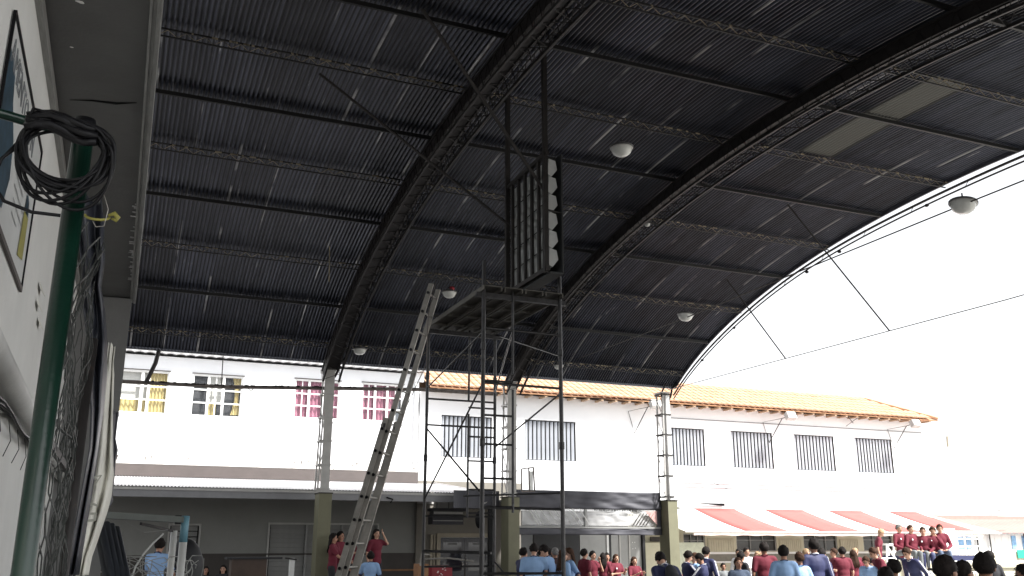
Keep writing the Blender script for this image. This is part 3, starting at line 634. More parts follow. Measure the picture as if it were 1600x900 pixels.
for k in range(9):
    xa = 9.75 + k * .19 + random.uniform(-.05, .05); w_ = random.uniform(.01, .03)
    MB().add([(xa, 22.26, 2.6), (xa + w_, 22.25, 2.6), (xa + w_ + .3, 22.25, 2.18), (xa + .3, 22.26, 2.18)], [(0, 1, 2, 3)]).build('painted_streak', white_paint, t)  # slanting reflections on the clear plastic, painted as white strips
for k in range(5):
    xa = 13.1 + k * .1; MB().add([(xa, 22.26, 2.5), (xa + .02, 22.25, 2.5), (xa - .22, 22.25, 2.18), (xa - .26, 22.26, 2.18)], [(0, 1, 2, 3)]).build('painted_streak', steel_dark, t)  # dark strips slanting across the clear plastic

MB().add([(13.25, 22.255, 2.55), (13.62, 22.255, 2.57), (13.62, 22.255, 2.2)], [(0, 2, 1)]).build('pink_patch', mat('pink_patch', (.5, .3, .28), .6), t)
MB().box(9.5, 13.75, 22.28, 22.33, 2.1, 2.145).build('batten', shutter_m, t)
solid(MB().grid(drape(9.45, 13.78, 1.93, 2.1, 22.3, .04, 0, 0, 0, 7), 60, 4).build('bottom_band', tarp_grey, t, True), .006)
solid(MB().grid(drape(13.62, 13.8, 1.95, 2.62, 22.32, .03, 0, 0, 0, 9), 4, 10).build('side_band', tarp_grey, t, True), .006)
b = MB()
for k in range(26): xa = 11.7 + k * .05; b.box(xa, xa + random.uniform(.015, .04), 22.262, 22.266, 2.54 + random.uniform(0, .02), 2.59)
b.build('lacing', black_m, t)['kind'] = 'stuff'
# kiosk behind it
ki = thing('kiosk', 'low kiosk with a dark hatch, pale sheeted front and beige screen under the canvas', 'kiosk', (14, 26.9, 0))
MB().box(12.0, 13.58, 26.9, 26.98, 0, 2.2).build('dark_hatch', blackish, ki)
MB().box(13.6, 15.82, 26.9, 26.98, 0, 2.2).build('sheeted_front', mat('hazy_glass', (.3, .3, .29), .25, var=.15, scale=1), ki)
MB().box(14.62, 14.7, 26.86, 26.897, 0, 2.2).build('dark_upright', blackish, ki); MB().box(14.54, 14.615, 26.86, 26.897, .0, 2.2).build('white_upright', white_paint, ki)
for x in (15.0, 15.35): MB().box(x, x + .05, 26.87, 26.897, 0, 2.0).build('glass_bar', greywhite, ki)
MB().box(15.83, 15.92, 26.8, 26.98, 0, 2.3).build('dark_upright', blackish, ki)
MB().box(15.95, 16.85, 26.9, 26.98, 0, 1.74).build('beige_screen', beige_m, ki); MB().box(15.95, 17.6, 27.3, 27.36, 1.0, 2.2).build('beige_wall', beige_m, ki)
MB().box(16.4, 16.9, 27.25, 27.297, 1.78, 1.93).build('small_vent', dado_m, ki)
MB().box(17.0, 18.25, 26.9, 26.98, 0, 1.75).build('pale_screen', mat('pale_panel', (.5, .52, .42), .7), ki)
MB().box(9.02, 14.4, 23.0, 25.4, 2.76, 2.82).box(9.02, 16.4, 25.402, 26.85, 2.765, 2.825).box(9.02, 12.0, 26.852, 27.88, 2.76, 2.82).build('shade_canopy', mat('shade_roof', (.1, .1, .1), .8), ki)  # unseen cover over the kiosk, extended to shade the canteen wall from sun
for (x, z) in ((15.5, 1.75), (15.58, 1.75), (15.5, 1.55), (15.6, 1.57)): MB().ell((x, 26.89, z), .015, .005, .015, nu=6, nv=4).build('hook', white_paint, ki)

# ------------------------------------------------------------------ tiled building on the right
tb = thing('tiled_building', 'long white building with orange tiled roof and slatted windows', 'building', (19, FY, 0))
gr = [(9.28, 11.02), (12.2, 14.08), (17.55, 19.26), (20.42, 22.27), (23.28, 25.17), (26.22, 28.07)]
gw = [(18.17, 19.06, 1.45, 2.05), (20.37, 22.12, 1.45, 2.07), (23.34, 24.9, 1.45, 2.09), (26.15, 27.6, 1.45, 2.1), (28.0, 29.4, 1.45, 2.1)]
wall('wall', 8.55, 29.75, 2.75, 6.5, FY + .01, .25, [(a, c, 4.37, 5.7) for a, c in gr], facade_white, tb)
wall('ground_floor_wall', 16.0, 29.75, 1.42, 2.75, FY + .012, .25, gw, beige_m, tb)
MB().box(16.0, 29.75, FY + .012, FY + .26, 0, 1.42).build('lower_wall', beige_m, tb)
MB().box(18.9, 29.7, FY - .02, FY + .008, 1.36, 1.43).box(18.6, 29.7, FY - .02, FY + .008, 1.06, 1.12).build('white_rail', white_paint, tb)
MB().box(18.9, 29.7, FY - .005, FY + .009, 1.12, 1.36).build('grey_band', mat('grey_band', (.2, .19, .16), .7), tb)
MB().box(8.55, 29.75, FY + 2.9, FY + 3, 0, 6.5).build('rear_wall', facade_white, tb); MB().box(29.65, 29.75, FY + .27, FY + 2.89, 0, 6.5).build('side_wall', facade_white, tb)
MB().box(8.6, 29.6, FY + .27, FY + 2.89, 4.1, 4.2).build('floor_slab', concrete, tb)
for i, (a, c) in enumerate(gr):
    w = MB().box(a, c, FY + .02, FY + .04, 5.68, 5.7).box(a, c, FY + .02, FY + .04, 4.37, 4.39).box(a, a + .02, FY + .02, FY + .04, 4.39, 5.68).box(c - .02, c, FY + .02, FY + .04, 4.39, 5.68).build('window', steel_dark, tb)
    n = 12; ww = (c - a) / n
    me = MB().box(-ww * .31, ww * .31, -.008, .008, 4.4, 5.67, M=Matrix.Rotation(R(-36), 4, 'Z')).mesh('slat', grille_slat)
    m2 = MB().box(0, ww * .13, 0, .03, 4.4, 5.67).mesh('bar', steel_dark)
    for k in range(n):
        o = link('slat', me, w); o.location = (a + (k + .45) * ww, FY + .085, 0)
        o = link('bar', m2, w); o.location = (a + (k + .83) * ww, FY + .03, 0)
    MB().box(a, c, FY + .16, FY + .17, 4.37, 5.7).build('pane', grille_blue, w)
for i, (a, c, e, f_) in enumerate(gw):
    w = MB().box(a, c, FY + .04, FY + .08, f_ - .04, f_).box(a, c, FY + .04, FY + .08, e, e + .03).box(a, a + .04, FY + .04, FY + .08, e + .03, f_ - .04).box(c - .04, c, FY + .04, FY + .08, e + .03, f_ - .04).build('window', shutter_m, tb)
    for q in (.35, .66): MB().box(a + (c - a) * q, a + (c - a) * q + .025, FY + .05, FY + .07, e + .03, f_ - .04).build('mullion', shutter_m, w)
    MB().box(a + .04, c - .04, FY + .052, FY + .068, e + (f_ - e) * .6, e + (f_ - e) * .6 + .02).build('glazing_bar', shutter_m, w)
    MB().box(a, c, FY + .1, FY + .11, e, f_).build('pane', glassk, w)
for i, (a, c) in enumerate(((19.14, 20.26), (22.22, 23.21), (25.0, 25.88))):
    s = MB().box(a, c, FY - .03, FY + .009, 1.44, 1.86).build('ribbed_panel', beige_m, tb)
    for k in range(11):
        x = a + (k + .5) * (c - a) / 11; MB().box(x - .02, x + .02, FY - .045, FY - .032, 1.45, 1.84).build('rib', beige_m, s)
# cornice lines
MB().box(17.9, 29.7, FY - .015, FY + .007, 6.03, 6.05).box(18.0, 29.2, FY - .015, FY + .007, 3.62, 3.64).box(18.0, 29.2, FY - .015, FY + .007, 3.76, 3.78).build('cornice_line', mat('cornice', (.16, .16, .165), .8), tb)
MB().tube((18.1, FY - .03, 4.35), (21.3, FY - .4, 3.0), .012, 4).build('stay_wire', steel_dark, tb)
MB().add([(18.7, FY - .03, 3.08), (19.9, FY - .03, 3.0), (19.9, FY - .03, 3.08), (18.7, FY - .08, 3.09), (19.9, FY - .08, 3.0), (19.9, FY - .08, 3.09)], [(0, 1, 2), (5, 4, 3), (0, 3, 4, 1), (1, 4, 5, 2), (2, 5, 3, 0)]).build('vent_slot', black_m, tb)
# tiled roof: eave at the front, hip at the right end
ev = Vector((0, FY - .55, 6.52)); rdY, rdZ = FY + 1.45, 7.52
slope = math.atan2(rdZ - ev.z, rdY - ev.y); SL = math.hypot(rdZ - ev.z, rdY - ev.y)
rf = tb
def rp(x, s, h=0): return Vector((x, ev.y + math.cos(slope) * s - math.sin(slope) * h, ev.z + math.sin(slope) * s + math.cos(slope) * h))
b = MB(); b.add([rp(8.7, 0, -.03), rp(30.1, 0, -.03), (28.2, rdY, rdZ - .03), (8.7, rdY, rdZ - .03)], [(0, 1, 2, 3)])
b.add([(8.7, rdY, rdZ - .03), (28.2, rdY, rdZ - .03), (30.1, rdY + 2, 6.5), (8.7, rdY + 2, 6.5)], [(0, 1, 2, 3)]); b.add([rp(30.1, 0, -.03), (30.1, rdY + 2, 6.5), (28.2, rdY, rdZ - .03)], [(0, 1, 2)])
b.build('roof_deck', tile_m, tb)
TW = .25; rows = 6; TL = SL / rows * 1.12
def tile_bm(x, s, tw=TW):
    vs = []; n = 5
    for j in (0, 1):
        for i in range(n + 1):
            a_ = PI * i / n; vs.append(rp(x + tw / 2 - math.cos(a_) * tw * .47, s + j * TL, .012 + math.sin(a_) * .055 + (.022 if j == 0 else 0)))
    return vs, [(i, i + 1, n + 2 + i, n + 1 + i) for i in range(n)] + [tuple(range(n, -1, -1))]
_v, _f2 = tile_bm(0, 0); tme = MB().add(_v, _f2).mesh('tile', tile_m)
stuff = MB(); cnt = 0
for r_ in range(rows):
    s = r_ * SL / rows
    off = Vector((0, math.cos(slope) * s, math.sin(slope) * s))
    k = 0
    while True:
        x = 8.75 + k * TW; k += 1
        xmax = 30.05 - (s + TL * .6) / SL * 1.9
        if x + TW > xmax: break
        if r_ < 3 and cnt < 260 or (r_ == 3 and cnt < 260):
            o = link('roof_tile', tme, tb); o.location = off + Vector((x, random.uniform(-.012, .012), random.uniform(-.003, .004))); cnt += 1
        else:
            vv, ff = tile_bm(x, s + random.uniform(-.012, .012)); stuff.add(vv, ff)
o = stuff.build('roof_tiles', tile_m, tb); o['kind'] = 'stuff'
MB().path([(8.7, rdY, rdZ + .03), (28.25, rdY, rdZ + .03), rp(30.1, 0, .05)], .075, 6).build('ridge_cap', tile_m, tb)
for k in range(40):
    x = 9 + k * .53; MB().box(x, x + .09, FY - .5, FY - .003, 6.41, 6.47).build('rafter_end', mat('rafter_wood', (.42, .3, .2), .7), tb)
b = MB().box(8.7, 30.1, FY - .57, FY - .55, 6.46, 6.49); b.build('eave_board', wood_m, tb)
for (x, lb) in ((27.2, 'leftmost'), (28.9, 'middle'), (30.0, 'rightmost')):
    h = .9; tag(MB().tube((x, rdY + .2 - (x - 27) * .2, 7.3 - max(0, x - 28.2) * .4), (x - .1, rdY + .2 - (x - 27) * .2, 8.35 - max(0, x - 28.2) * .5), .008, 4).build('roof_aerial', shutter_m), f'{lb} of three hair thin aerials above the tiled hip', 'aerial', 'aerials on the tiled roof')
for (u, v, lb) in ((1024, 632, 'floodlight under the eave left of the open lattice column'), (1235, 650, 'floodlight on a V bracket under the middle of the tiled eave'), (1430, 662, 'floodlight at the right corner of the tiled eave')):
    p = at(u, v, FY - .9); t = thing('floodlight', lb, 'floodlight', p, 'floodlights under the tiled eave')
    M = Matrix.Translation(p) @ Matrix.Rotation(R(-25), 4, 'X')
    MB().box(-.19, .19, -.1, .1, -.13, .13, M=M).build('housing', greywhite, t); MB().box(-.16, .16, -.108, -.102, -.1, .1, M=M).build('lens', lamp_glass, t)
    q = Vector((p.x - .35, FY - .02, p.z - .9)); MB().path([q, Vector((p.x - .1, FY - .55, p.z - .05)), p], .016, 5).build('arm', steel_dark, t); MB().path([q, Vector((q.x - .22, q.y, q.z + .75)), Vector((p.x - .1, FY - .55, p.z - .05))], .01, 5).build('arm', steel_dark, t)
    MB().path([p + Vector((.19, 0, -.1)), p + Vector((.3, 0, .05)), p + Vector((.2, 0, .25))], .012, 5).build('yoke', steel_dark, t)
p = at(1330, 660, FY - .05); t = thing('cable_bracket', 'small forked iron bracket on the white wall under the tiled eave', 'bracket', p)
MB().tube(at(1325, 651, FY - .4), at(1333, 661, FY - .02), .014, 5).build('arm', steel_dark, t); MB().tube(at(1341, 652, FY - .4), at(1322, 666, FY - .02), .01, 5).build('arm', steel_dark, t)
# striped awning
aw = thing('striped_awning', 'long faded red and white striped canvas awning on the tiled building', 'awning', (22, 26, 2))
xs_top = [16.3]; 
tops = [1060, 1083, 1147, 1193, 1254, 1292, 1345, 1386, 1432]
YB, YF, ZB, ZF = 27.95, 25.0, 2.9, 2.09
bx0 = [at(u, 796, YB).x for u in tops]
for i in range(-1, len(bx0)):
    xa = bx0[i] if i >= 0 else bx0[0] - 1.7; xb = bx0[i + 1] if i + 1 < len(bx0) else bx0[-1] + .35
    red = i % 2 == 1 and i > 0
    if i >= len(bx0) - 1: continue
    b = MB(); b.grid(lambda u, v: (xa + (xb - xa) * u, YB + (YF - YB) * v, ZB + (ZF - ZB) * v - .05 * math.sin(v * PI) + .01 * math.sin((xa + u * (xb - xa)) * 6) * v), 4, 6)
    solid(b.build('red_stripe' if red else 'white_stripe', red_canvas if red else white_canvas, aw, True), .004)
XE = bx0[-1]
b = MB(); b.add([(XE, YB, ZB), (XE, YF, ZF), (XE + .9, YF + .1, ZF + .03)], [(0, 1, 2)]); solid(b.build('end_flap', white_canvas, aw), .004)
MB().tube((bx0[0] - 1.7, YF, ZF - .02), (XE + .9, YF, ZF - .02), .03, 6).build('front_bar', greywhite, aw)
MB().tube((bx0[0] - 1.7, YB, ZB + .02), (XE, YB, ZB + .02), .015, 6).build('back_bar', greywhite, aw)
for k in range(6):
    x = bx0[0] + k * 2.3; MB().tube((x, YB, 2.2), (x, YF, ZF - .02), .014, 5).build('arm', steel_dark, aw)
solid(MB().grid(lambda u, v: (16.6 + (XE - 16.6) * u, YF - .002, ZF - .04 - .09 * v + .01 * math.sin(u * 90)), 80, 1).build('valance', mat('awning_valance', (.5, .4, .36), .8), aw), .003)
# low pink roofed building at far right
lb_ = thing('low_pavilion', 'low pavilion with pink sheet roof and white and beige panelled front at the right edge', 'building', (34, 30, 0))
b = MB(); b.grid(lambda u, v: (30.8 + 12 * u, 29.6 + 2.0 * v, 2.12 + .62 * v + u * .1 + .01 * math.sin(u * 40 * 2 * PI)), 240, 1); solid(b.build('sheet_roof', pinkroof, lb_), .01)
MB().box(30.8, 43, 31.6, 31.66, 2.75, 2.95).build('roof_flashing', pinkroof, lb_)
for k in range(22):
    x = 32.0 + k * .42; wz = k in (1, 2)
    MB().box(x, x + .405, 30.0, 30.04, 1.35, 2.1).build('white_panel', white_paint, lb_); MB().box(x, x + .405, 30.0, 30.04, .72, 1.345).build('beige_panel', mat('beige_sheet', (.6, .55, .42), .7), lb_)
for (x0, x1) in ((33.0, 33.55), (33.65, 33.9), (36.35, 36.6), (37.0, 37.2)):
    MB().box(x0, x1, 29.96, 29.997, 1.5, 2.05).build('blue_window', sky_blue, lb_)
MB().box(36.55, 38.2, 29.94, 29.955, 1.1, 1.45).build('green_banner', green_cloth, lb_)
for x in (34.25, 35.0, 37.1): MB().tube((x, 29.9, 0), (x - .05, 29.9, 2.15), .03, 6).build('post', steel_dark, lb_)
MB().box(31, 43, 30.1, 30.3, 0, .72).build('base_wall', beige_m, lb_)
t = thing('far_roof', 'thin edge of a pale gabled roof above the pink roof at the right edge', 'roof', (40, 34, 3.4))
p0 = at(1558, 811, 34); p1 = at(1600, 808, 34); p2 = at(1560, 797, 34); p3 = at(1610, 785, 34)
b = MB(); b.add([p0, p1 + Vector((4, 0, 0)), p3 + Vector((4, 0, 1)), p2, p0 + Vector((0, 3, 0)), p1 + Vector((4, 3, 0)), p3 + Vector((4, 3, 1)), p2 + Vector((0, 3, 0))], [(0, 1, 2, 3), (7, 6, 5, 4), (3, 2, 6, 7), (0, 3, 7, 4), (0, 4, 5, 1)]); b.build('gable', white_wall, t)
MB().tube(p2, p3 + Vector((4, 0, 1)), .03, 5).build('verge', shutter_m, t); MB().tube(p0 - Vector((.3, 0, 0)), p1 + Vector((4, 0, 0)), .08, 5).build('gutter', shutter_m, t)
# boundary wall behind, washed out
tag(MB().box(30.2, 70, 36, 36.3, 0, 6.3).build('boundary_wall', facade_white), 'tall plain white wall beyond the tiled building', 'wall')
tag(MB().path([(29.9, FY - .3, 6.05), (34, FY - .1, 6.02), (50, 30, 6.7)], .02, 4).build('street_wire', shutter_m), 'grey wire leaving the eave corner towards the right edge', 'wire')
tag(MB().path([(29.9, FY - .3, 3.05), (36.5, 29.5, 3.05)], .02, 4).build('low_wire', shutter_m), 'low dark wire running right from the awning top', 'wire')
t = thing('wire_pole', 'short tan insulator pole hanging on the wire right of the tiled roof', 'pole', at(1481, 680, 30)); MB().tube(at(1480, 650, 29), at(1480, 683, 29), .012, 5).build('rod', shutter_m, t); MB().tube(at(1480, 682, 29), at(1481, 698, 29), .05, 6).build('insulator', cream_m, t)

# ------------------------------------------------------------------ near building on the left
nb = thing('near_building', 'near white wall and dark concrete soffit along the left edge', 'building', (-.7, 6, 0))
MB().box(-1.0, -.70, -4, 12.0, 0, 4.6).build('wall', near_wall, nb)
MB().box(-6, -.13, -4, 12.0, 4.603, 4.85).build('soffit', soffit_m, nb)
MB().box(-.70, -.665, -4, 11.6, 4.52, 4.597).build('cove', trim_m, nb)
for k, (xa, xb, z) in enumerate(((-.128, -.112, 4.585), (-.11, -.092, 4.6), (-.09, -.064, 4.59))): MB().box(xa, xb, -4, 12.02, z, 4.84).build('edge_strip', trim_m, nb)
MB().box(-.7, -.11, 11.75, 11.99, 0, 4.58).build('end_pier', mat('pier_paint', (.16, .16, .158), .8, var=.1, bump=.2), nb)
MB().path([(-.59, 6.35, 4.598), (-.45, 6.3, 4.597), (-.3, 6.28, 4.596), (-.17, 6.22, 4.598)], [.002, .006, .009, .002], 6).build('crack', black_m, nb)
b = MB()
for k in range(26):
    y = random.uniform(8.2, 11.0); b.box(-.128 - random.uniform(.01, .05), -.129, y, y + .012, 4.58, 4.59)
b.build('spall_mark', mat('spall', (.3, .3, .3), .8), nb)
for (x, y, s_) in ((-.49, 5.05, .012), (-.48, 5.06, .008), (-.55, 5.6, .006)): MB().ell((x, y, 4.602), s_ * 2, s_, .003, nu=7, nv=4).build('paint_chip', white_paint, nb)
# thick pipe and wires along the wall
t = thing('wall_pipe', 'thick pale lagged pipe with loose wires along the near wall', 'pipe', (-.62, 6, 2.45))
MB().path([(-.62, 3, 2.62), (-.62, 5, 2.56), (-.615, 7.5, 2.5), (-.62, 11.7, 2.45)], .075, 12).build('pipe', conduit_m, t, True)
for k in range(3): MB().path([(-.66 + .03 * k, y, 2.45 - .03 * k + .02 * math.sin(y * 3 + k * 2)) for y in [3 + i * .4 for i in range(22)]], .008, 5).build('wire', black_m, t)
for k in range(6):
    y = 4.6 + k * .55; MB().path([(-.66, y, 2.42), (-.64, y + .05, 2.3), (-.66, y + random.uniform(-.1, .1), 2.2)], .003, 4).build('loose_end', black_m, t)
# poster
po = thing('wall_poster', 'large framed vinyl poster on the near wall with a blue picture and yellow patch', 'poster', (-.69, 5.3, 3.6))
Y0, Y1_, Z0, Z1 = 4.40, 6.15, 3.2, 4.11
MB().box(-.698, -.69, Y0, Y1_, Z0, Z1).build('sheet', poster_m, po)
for k, (a_, c_) in enumerate((((Y0, Z0), (Y0, Z1)), ((Y0, Z1), (Y1_, Z1)), ((Y1_, Z1), (Y1_, Z0)), ((Y1_, Z0), (Y0, Z0)))):
    MB().beam((-.688, *a_), (-.688, *c_), .014 if k % 2 == 0 else .016, .018 if k != 3 else .03).build('frame_strip', black_m if k != 3 else brown_m, po)
n = 10; b = MB(); b.add([(-.687, Y0 + .03, 3.25), (-.687, Y0 + .5, 3.3), (-.687, Y0 + .62, 3.5), (-.687, Y0 + .55, 3.68), (-.687, Y0 + .35, 3.8), (-.687, Y0 + .28, 3.92), (-.687, Y0 + .03, 3.95)], [(0, 1, 2, 3, 4, 5, 6)]); b.build('blue_picture', blue_pic, po)
b = MB(); b.add([(-.686, 5.72, 3.3), (-.686, 5.98, 3.34), (-.686, 5.97, 3.6), (-.686, 5.75, 3.58)], [(0, 1, 2, 3)]); b.build('yellow_patch', yellow_m, po)
b = MB(); b.add([(-.685, 5.76, 3.59), (-.685, 5.96, 3.6), (-.685, 5.9, 3.68), (-.685, 5.78, 3.7)], [(0, 1, 2, 3)]); b.build('blue_patch', blue_pic, po)
def text(s_, size, loc, m, parent, rot=(PI / 2, 0, -PI / 2), name='lettering', ext=.001, outline=0):
    cu = bpy.data.curves.new(name, 'FONT'); cu.body = s_; cu.size = size; cu.extrude = ext; cu.align_x = 'CENTER'
    if outline: cu.fill_mode = 'NONE'; cu.bevel_depth = outline; cu.extrude = 0
    tmp = bpy.data.objects.new(name, cu); COL.objects.link(tmp)
    dg = bpy.context.evaluated_depsgraph_get(); me = bpy.data.meshes.new_from_object(tmp.evaluated_get(dg)); bpy.data.objects.remove(tmp)
    me.materials.clear(); me.materials.append(m)
    me.transform(Matrix.LocRotScale(Vector(loc), __import__('mathutils').Euler(rot), Vector((1, 1, 1))))
    return link(name, me, parent)
text('AMENTO WN', .2, (-.686, 5.1, 3.9), ink_m, po, rot=(PI / 2, 0, PI / 2), outline=.002)
b = MB()
for k in range(7): z = 3.82 - k * .07; b.box(-.6865, -.686, 5.2 + random.uniform(0, .1), 5.6 + random.uniform(-.1, .15), z, z + .012)
b.build('faint_print', mat('faint_print', (.45, .46, .46), .5), po)
# paper scraps taped on the wall
for k, (u, v) in enumerate(((62, 440), (58, 466), (60, 495))):
    p = atx(u, v, -.69); b = MB(); b.add([p, p + Vector((.0, .25, .0)), p + Vector((.03, .2, -.06)), p + Vector((.01, .02, -.045))], [(0, 1, 2, 3)])
    tag(solid(b.build('paper_scrap', tarp_white), .002), ('topmost', 'middle', 'lowest')[k] + ' torn paper scrap on the near wall beside the green pole', 'paper scrap', 'torn scraps on the near wall')

# ------------------------------------------------------------------ green pole, coil, fence
gp = thing('green_pole', 'thick glossy dark green pole with an arm, nearest at the left', 'pole', (-.21, 2.75, 0))
MB().tube((-.207, 2.75, .0), (-.207, 2.75, 2.88), .029, 20).build('pole', green_m, gp, True)
MB().lathe([(.001, .0), (.029, 0), (.031, -.02)], (-.207, 2.75, 2.9), 20).build('cap', black_m, gp, True)
MB().tube((-.207, 2.75, 2.845), (-.72, 2.62, 2.87), .014, 10).build('arm', green_m, gp, True)
MB().tube((-.215, 2.79, 1.0), (-.215, 2.79, 1.02), .045, 12).build('clamp', steel_dark, gp)
pc = at(103, 255, 2.68)
co = thing('cable_coil', 'thick coil of black cable hung on the top of the green pole', 'cable', pc)
for k in range(13):
    r0 = .105 + random.uniform(-.012, .012); pts = []; ox, oz = random.uniform(-.012, .012), random.uniform(-.012, .01); sq = random.uniform(.93, 1.06); ph = random.uniform(0, 6)
    for i in range(40):
        a_ = 2 * PI * i / 40
        pts.append(pc + Vector((ox + r0 * 1.03 * math.cos(a_) + .02 * (math.sin(a_) < 0) * math.sin(a_) * (k % 3 - 1), -.06 + .018 * math.sin(2 * a_ + ph), oz + .02 + r0 * sq * math.sin(a_) * (.72 if math.sin(a_) > 0 else 1.0) - (.02 * (k % 4) * max(0, -math.sin(a_))))))
    MB().path(pts, .0048, 6, closed=True).build('loop', black_m, co, True)
for k in range(5):    # bundle across the top
    MB().path([pc + Vector((-.105 + .03 * i + 0, -.075 + .01 * math.sin(i + k), .075 + .022 * math.sin(k * 1.3) + .015 * math.sin(i * .9))) for i in range(7)], .011, 6).build('top_bundle', black_m, co, True)
MB().path([pc + Vector(q) for q in ((-.1, -.05, .03), (-.15, -.05, -.03), (-.165, -.05, -.10), (-.13, -.05, -.15), (-.06, -.06, -.175), (.01, -.06, -.175))], .005, 6).build('loose_loop', black_m, co, True)
MB().path([pc + Vector(q) for q in ((-.12, -.05, .02), (-.16, -.05, -.05), (-.24, -.05, -.13), (-.35, -.05, -.24))], .0045, 6).build('loose_end', black_m, co, True)
MB().path([pc + Vector(q) for q in ((-.1, -.07, .08), (-.09, -.08, .115), (-.065, -.08, .11), (-.05, -.07, .08))], .005, 6).build('knot', black_m, co, True)
MB().path([pc + Vector(q) for q in ((.11, -.06, -.1), (.125, -.06, -.14), (.12, -.06, -.19), (.1, -.06, -.195), (.09, -.06, -.18))], .0012, 5).build('wire_tail', alu_m, co, True)
fn = thing('wire_fence', 'crumpled chain link fence running back from the green pole', 'fence', (-.2, 4.5, 0))
MB().tube((-.185, 4.5, 0), (-.185, 4.5, 2.6), .022, 12).build('post', steel_dark, fn, True)
def fx(y, z): return -.19 - .012 * (y - 2.8) + .08 * noise.noise(Vector((y * 1.6, z * 2.2, 0))) * min(1, (y - 2.75) * 2)
b = MB(); cell = .11; zt = 2.72; ya_, yb_ = 2.8, 5.3
for s_ in (-1, 1):
    k = 0
    c0 = (ya_ - 3.0) if s_ == 1 else ya_
    while True:
        c0_ = ya_ - 3.0 + k * cell * 1.35; k += 1
        if c0_ > yb_ + 3: break
        pts = []
        for q in range(0, 45):
            z = .05 + q * .062; y = c0_ + s_ * (z * .85) + (0 if s_ == 1 else 2.4)
            if ya_ <= y <= yb_ and z < zt + .1 * math.sin(y * 2): pts.append((fx(y, z) + (.004 if (q % 2) else -.004) * s_, y + .01 * noise.noise(Vector((y * 5, z * 5, s_))), z))
        if len(pts) > 2: b.path(pts, .0028, 3, cap=False)
o = b.build('wire_mesh', fence_m, fn); o['kind'] = 'stuff'
for z in (1.55, 2.05): MB().path([(fx(y, z) - .01, y, z) for y in [2.8 + .25 * i for i in range(11)]], .005, 6).build('tension_bar', fence_m, fn)
MB().box(-.21, -.195, 2.8, 4.5, 1.97, 1.995).build('cross_rail', steel_dark, fn)
# dark bundled tarpaulin and white canvas strip beyond it
def hang(name, rows_, Y, m, label, cat, amp=.03, seed=0, nu=18):
    # rows_ : (v, uL, uR) outline of the cloth as it hangs at depth Y, folded in depth
    def fnn(u, v):
        q = v * (len(rows_) - 1); i = min(int(q), len(rows_) - 2); f_ = q - i
        vv = rows_[i][0] * (1 - f_) + rows_[i + 1][0] * f_; ul = rows_[i][1] * (1 - f_) + rows_[i + 1][1] * f_; ur = rows_[i][2] * (1 - f_) + rows_[i + 1][2] * f_
        p = at(ul + (ur - ul) * u, vv, Y); n_ = noise.noise(Vector((u * 4, v * 5, seed))); return (p.x + .006 * n_, p.y + .5 * u * .3 + amp * math.sin(u * 11 + v * 4) + amp * 1.5 * n_, p.z)
    b = MB(); b.grid(fnn, nu, (len(rows_) - 1) * 6); o = b.build(name, m, None, True); solid(o, .004); return tag(o, label, cat)
hang('bundled_tarpaulin', [(300, 112, 158), (340, 118, 162), (400, 126, 163), (440, 130, 158), (480, 130, 164), (528, 134, 167), (570, 136, 166), (640, 142, 160), (700, 140, 152), (900, 104, 122)], 4.7, tarp_dark, 'crumpled dark blue grey tarpaulin tied behind the coil', 'tarpaulin', .05, 3)
wc = hang('white_canvas_strip', [(535, 170, 180), (560, 168, 177), (580, 166, 178), (640, 160, 176), (700, 156, 176), (740, 150, 178), (772, 145, 174), (800, 140, 166), (840, 132, 153), (870, 124, 143), (900, 118, 137)], 5.2, tarp_white, 'dirty white canvas strip with faded writing hanging beside the fence', 'canvas', .04, 8)
g_ = text('G', .13, at(136, 815, 5.05), mat('faded_ink', (.3, .3, .26), .8), wc, rot=(PI / 2, 0, 0), name='letter'); g2 = text('A', .07, at(145, 752, 5.05), mat('faded_ink', (.3, .3, .26), .8), wc, rot=(PI / 2, R(50), 0), name='letter')
t = thing('yellow_strap', 'yellow strap tied round the dark tarpaulin below the coil', 'strap', at(160, 345, 4.5))
pp = at(152, 338, 4.3); MB().path([pp + Vector((.05 * math.cos(a_ / 10 * PI), -.06 * math.sin(a_ / 10 * PI), -.035 * math.sin(a_ / 10 * PI))) for a_ in range(0, 11)], .006, 6).build('loop', yellow_m, t)
MB().path([pp + Vector(q) for q in ((.045, -.03, 0), (.07, -.03, .012), (.085, -.03, -.005), (.08, -.03, -.02), (.06, -.03, -.012))], [.006, .012, .013, .009, .005], 6).build('knot', yellow_m, t, True)
hang('ragged_cloth', [(640, 172, 186), (680, 172, 180), (700, 172, 184), (715, 174, 181), (770, 172, 176), (780, 166, 176), (790, 168, 172)], 5.8, tarp_grey, 'small ragged grey cloth hanging behind the white canvas', 'cloth', .02, 5, 8)

# ------------------------------------------------------------------ clutter at lower left: goal, tubes, net, desk
go = thing('handball_goal', 'goal frame with blue taped white posts and dark crossbar', 'goal', (.4, 12, 0))
def vtube(u, vt, Y, r, n=12):
    p = at(u, vt, Y); return (p.x, Y, 0), (p.x, Y, p.z), r
a_, c_, r_ = vtube(290, 806, 12, .045)
MB().tube(a_, (a_[0], 12, 1.72), r_, 14).build('post', pvc_white, go, True); MB().tube((a_[0], 12, 1.722), c_, r_ + .002, 14).build('tape', pvc_blue, go, True)
x2 = at(272, 830, 12.5).x; MB().tube((x2, 12.5, 0), (x2, 12.5, 1.86), .04, 14).build('post', pvc_white, go, True)
MB().beam(at(284, 812, 12), at(150, 804, 11), .09, .07).build('crossbar', mat('dark_green_bar', (.04, .05, .042), .5), go); MB().box(c_[0] - .12, c_[0] - .05, 11.93, 12.07, 1.93, 2.03).build('corner_joint', black_m, go)
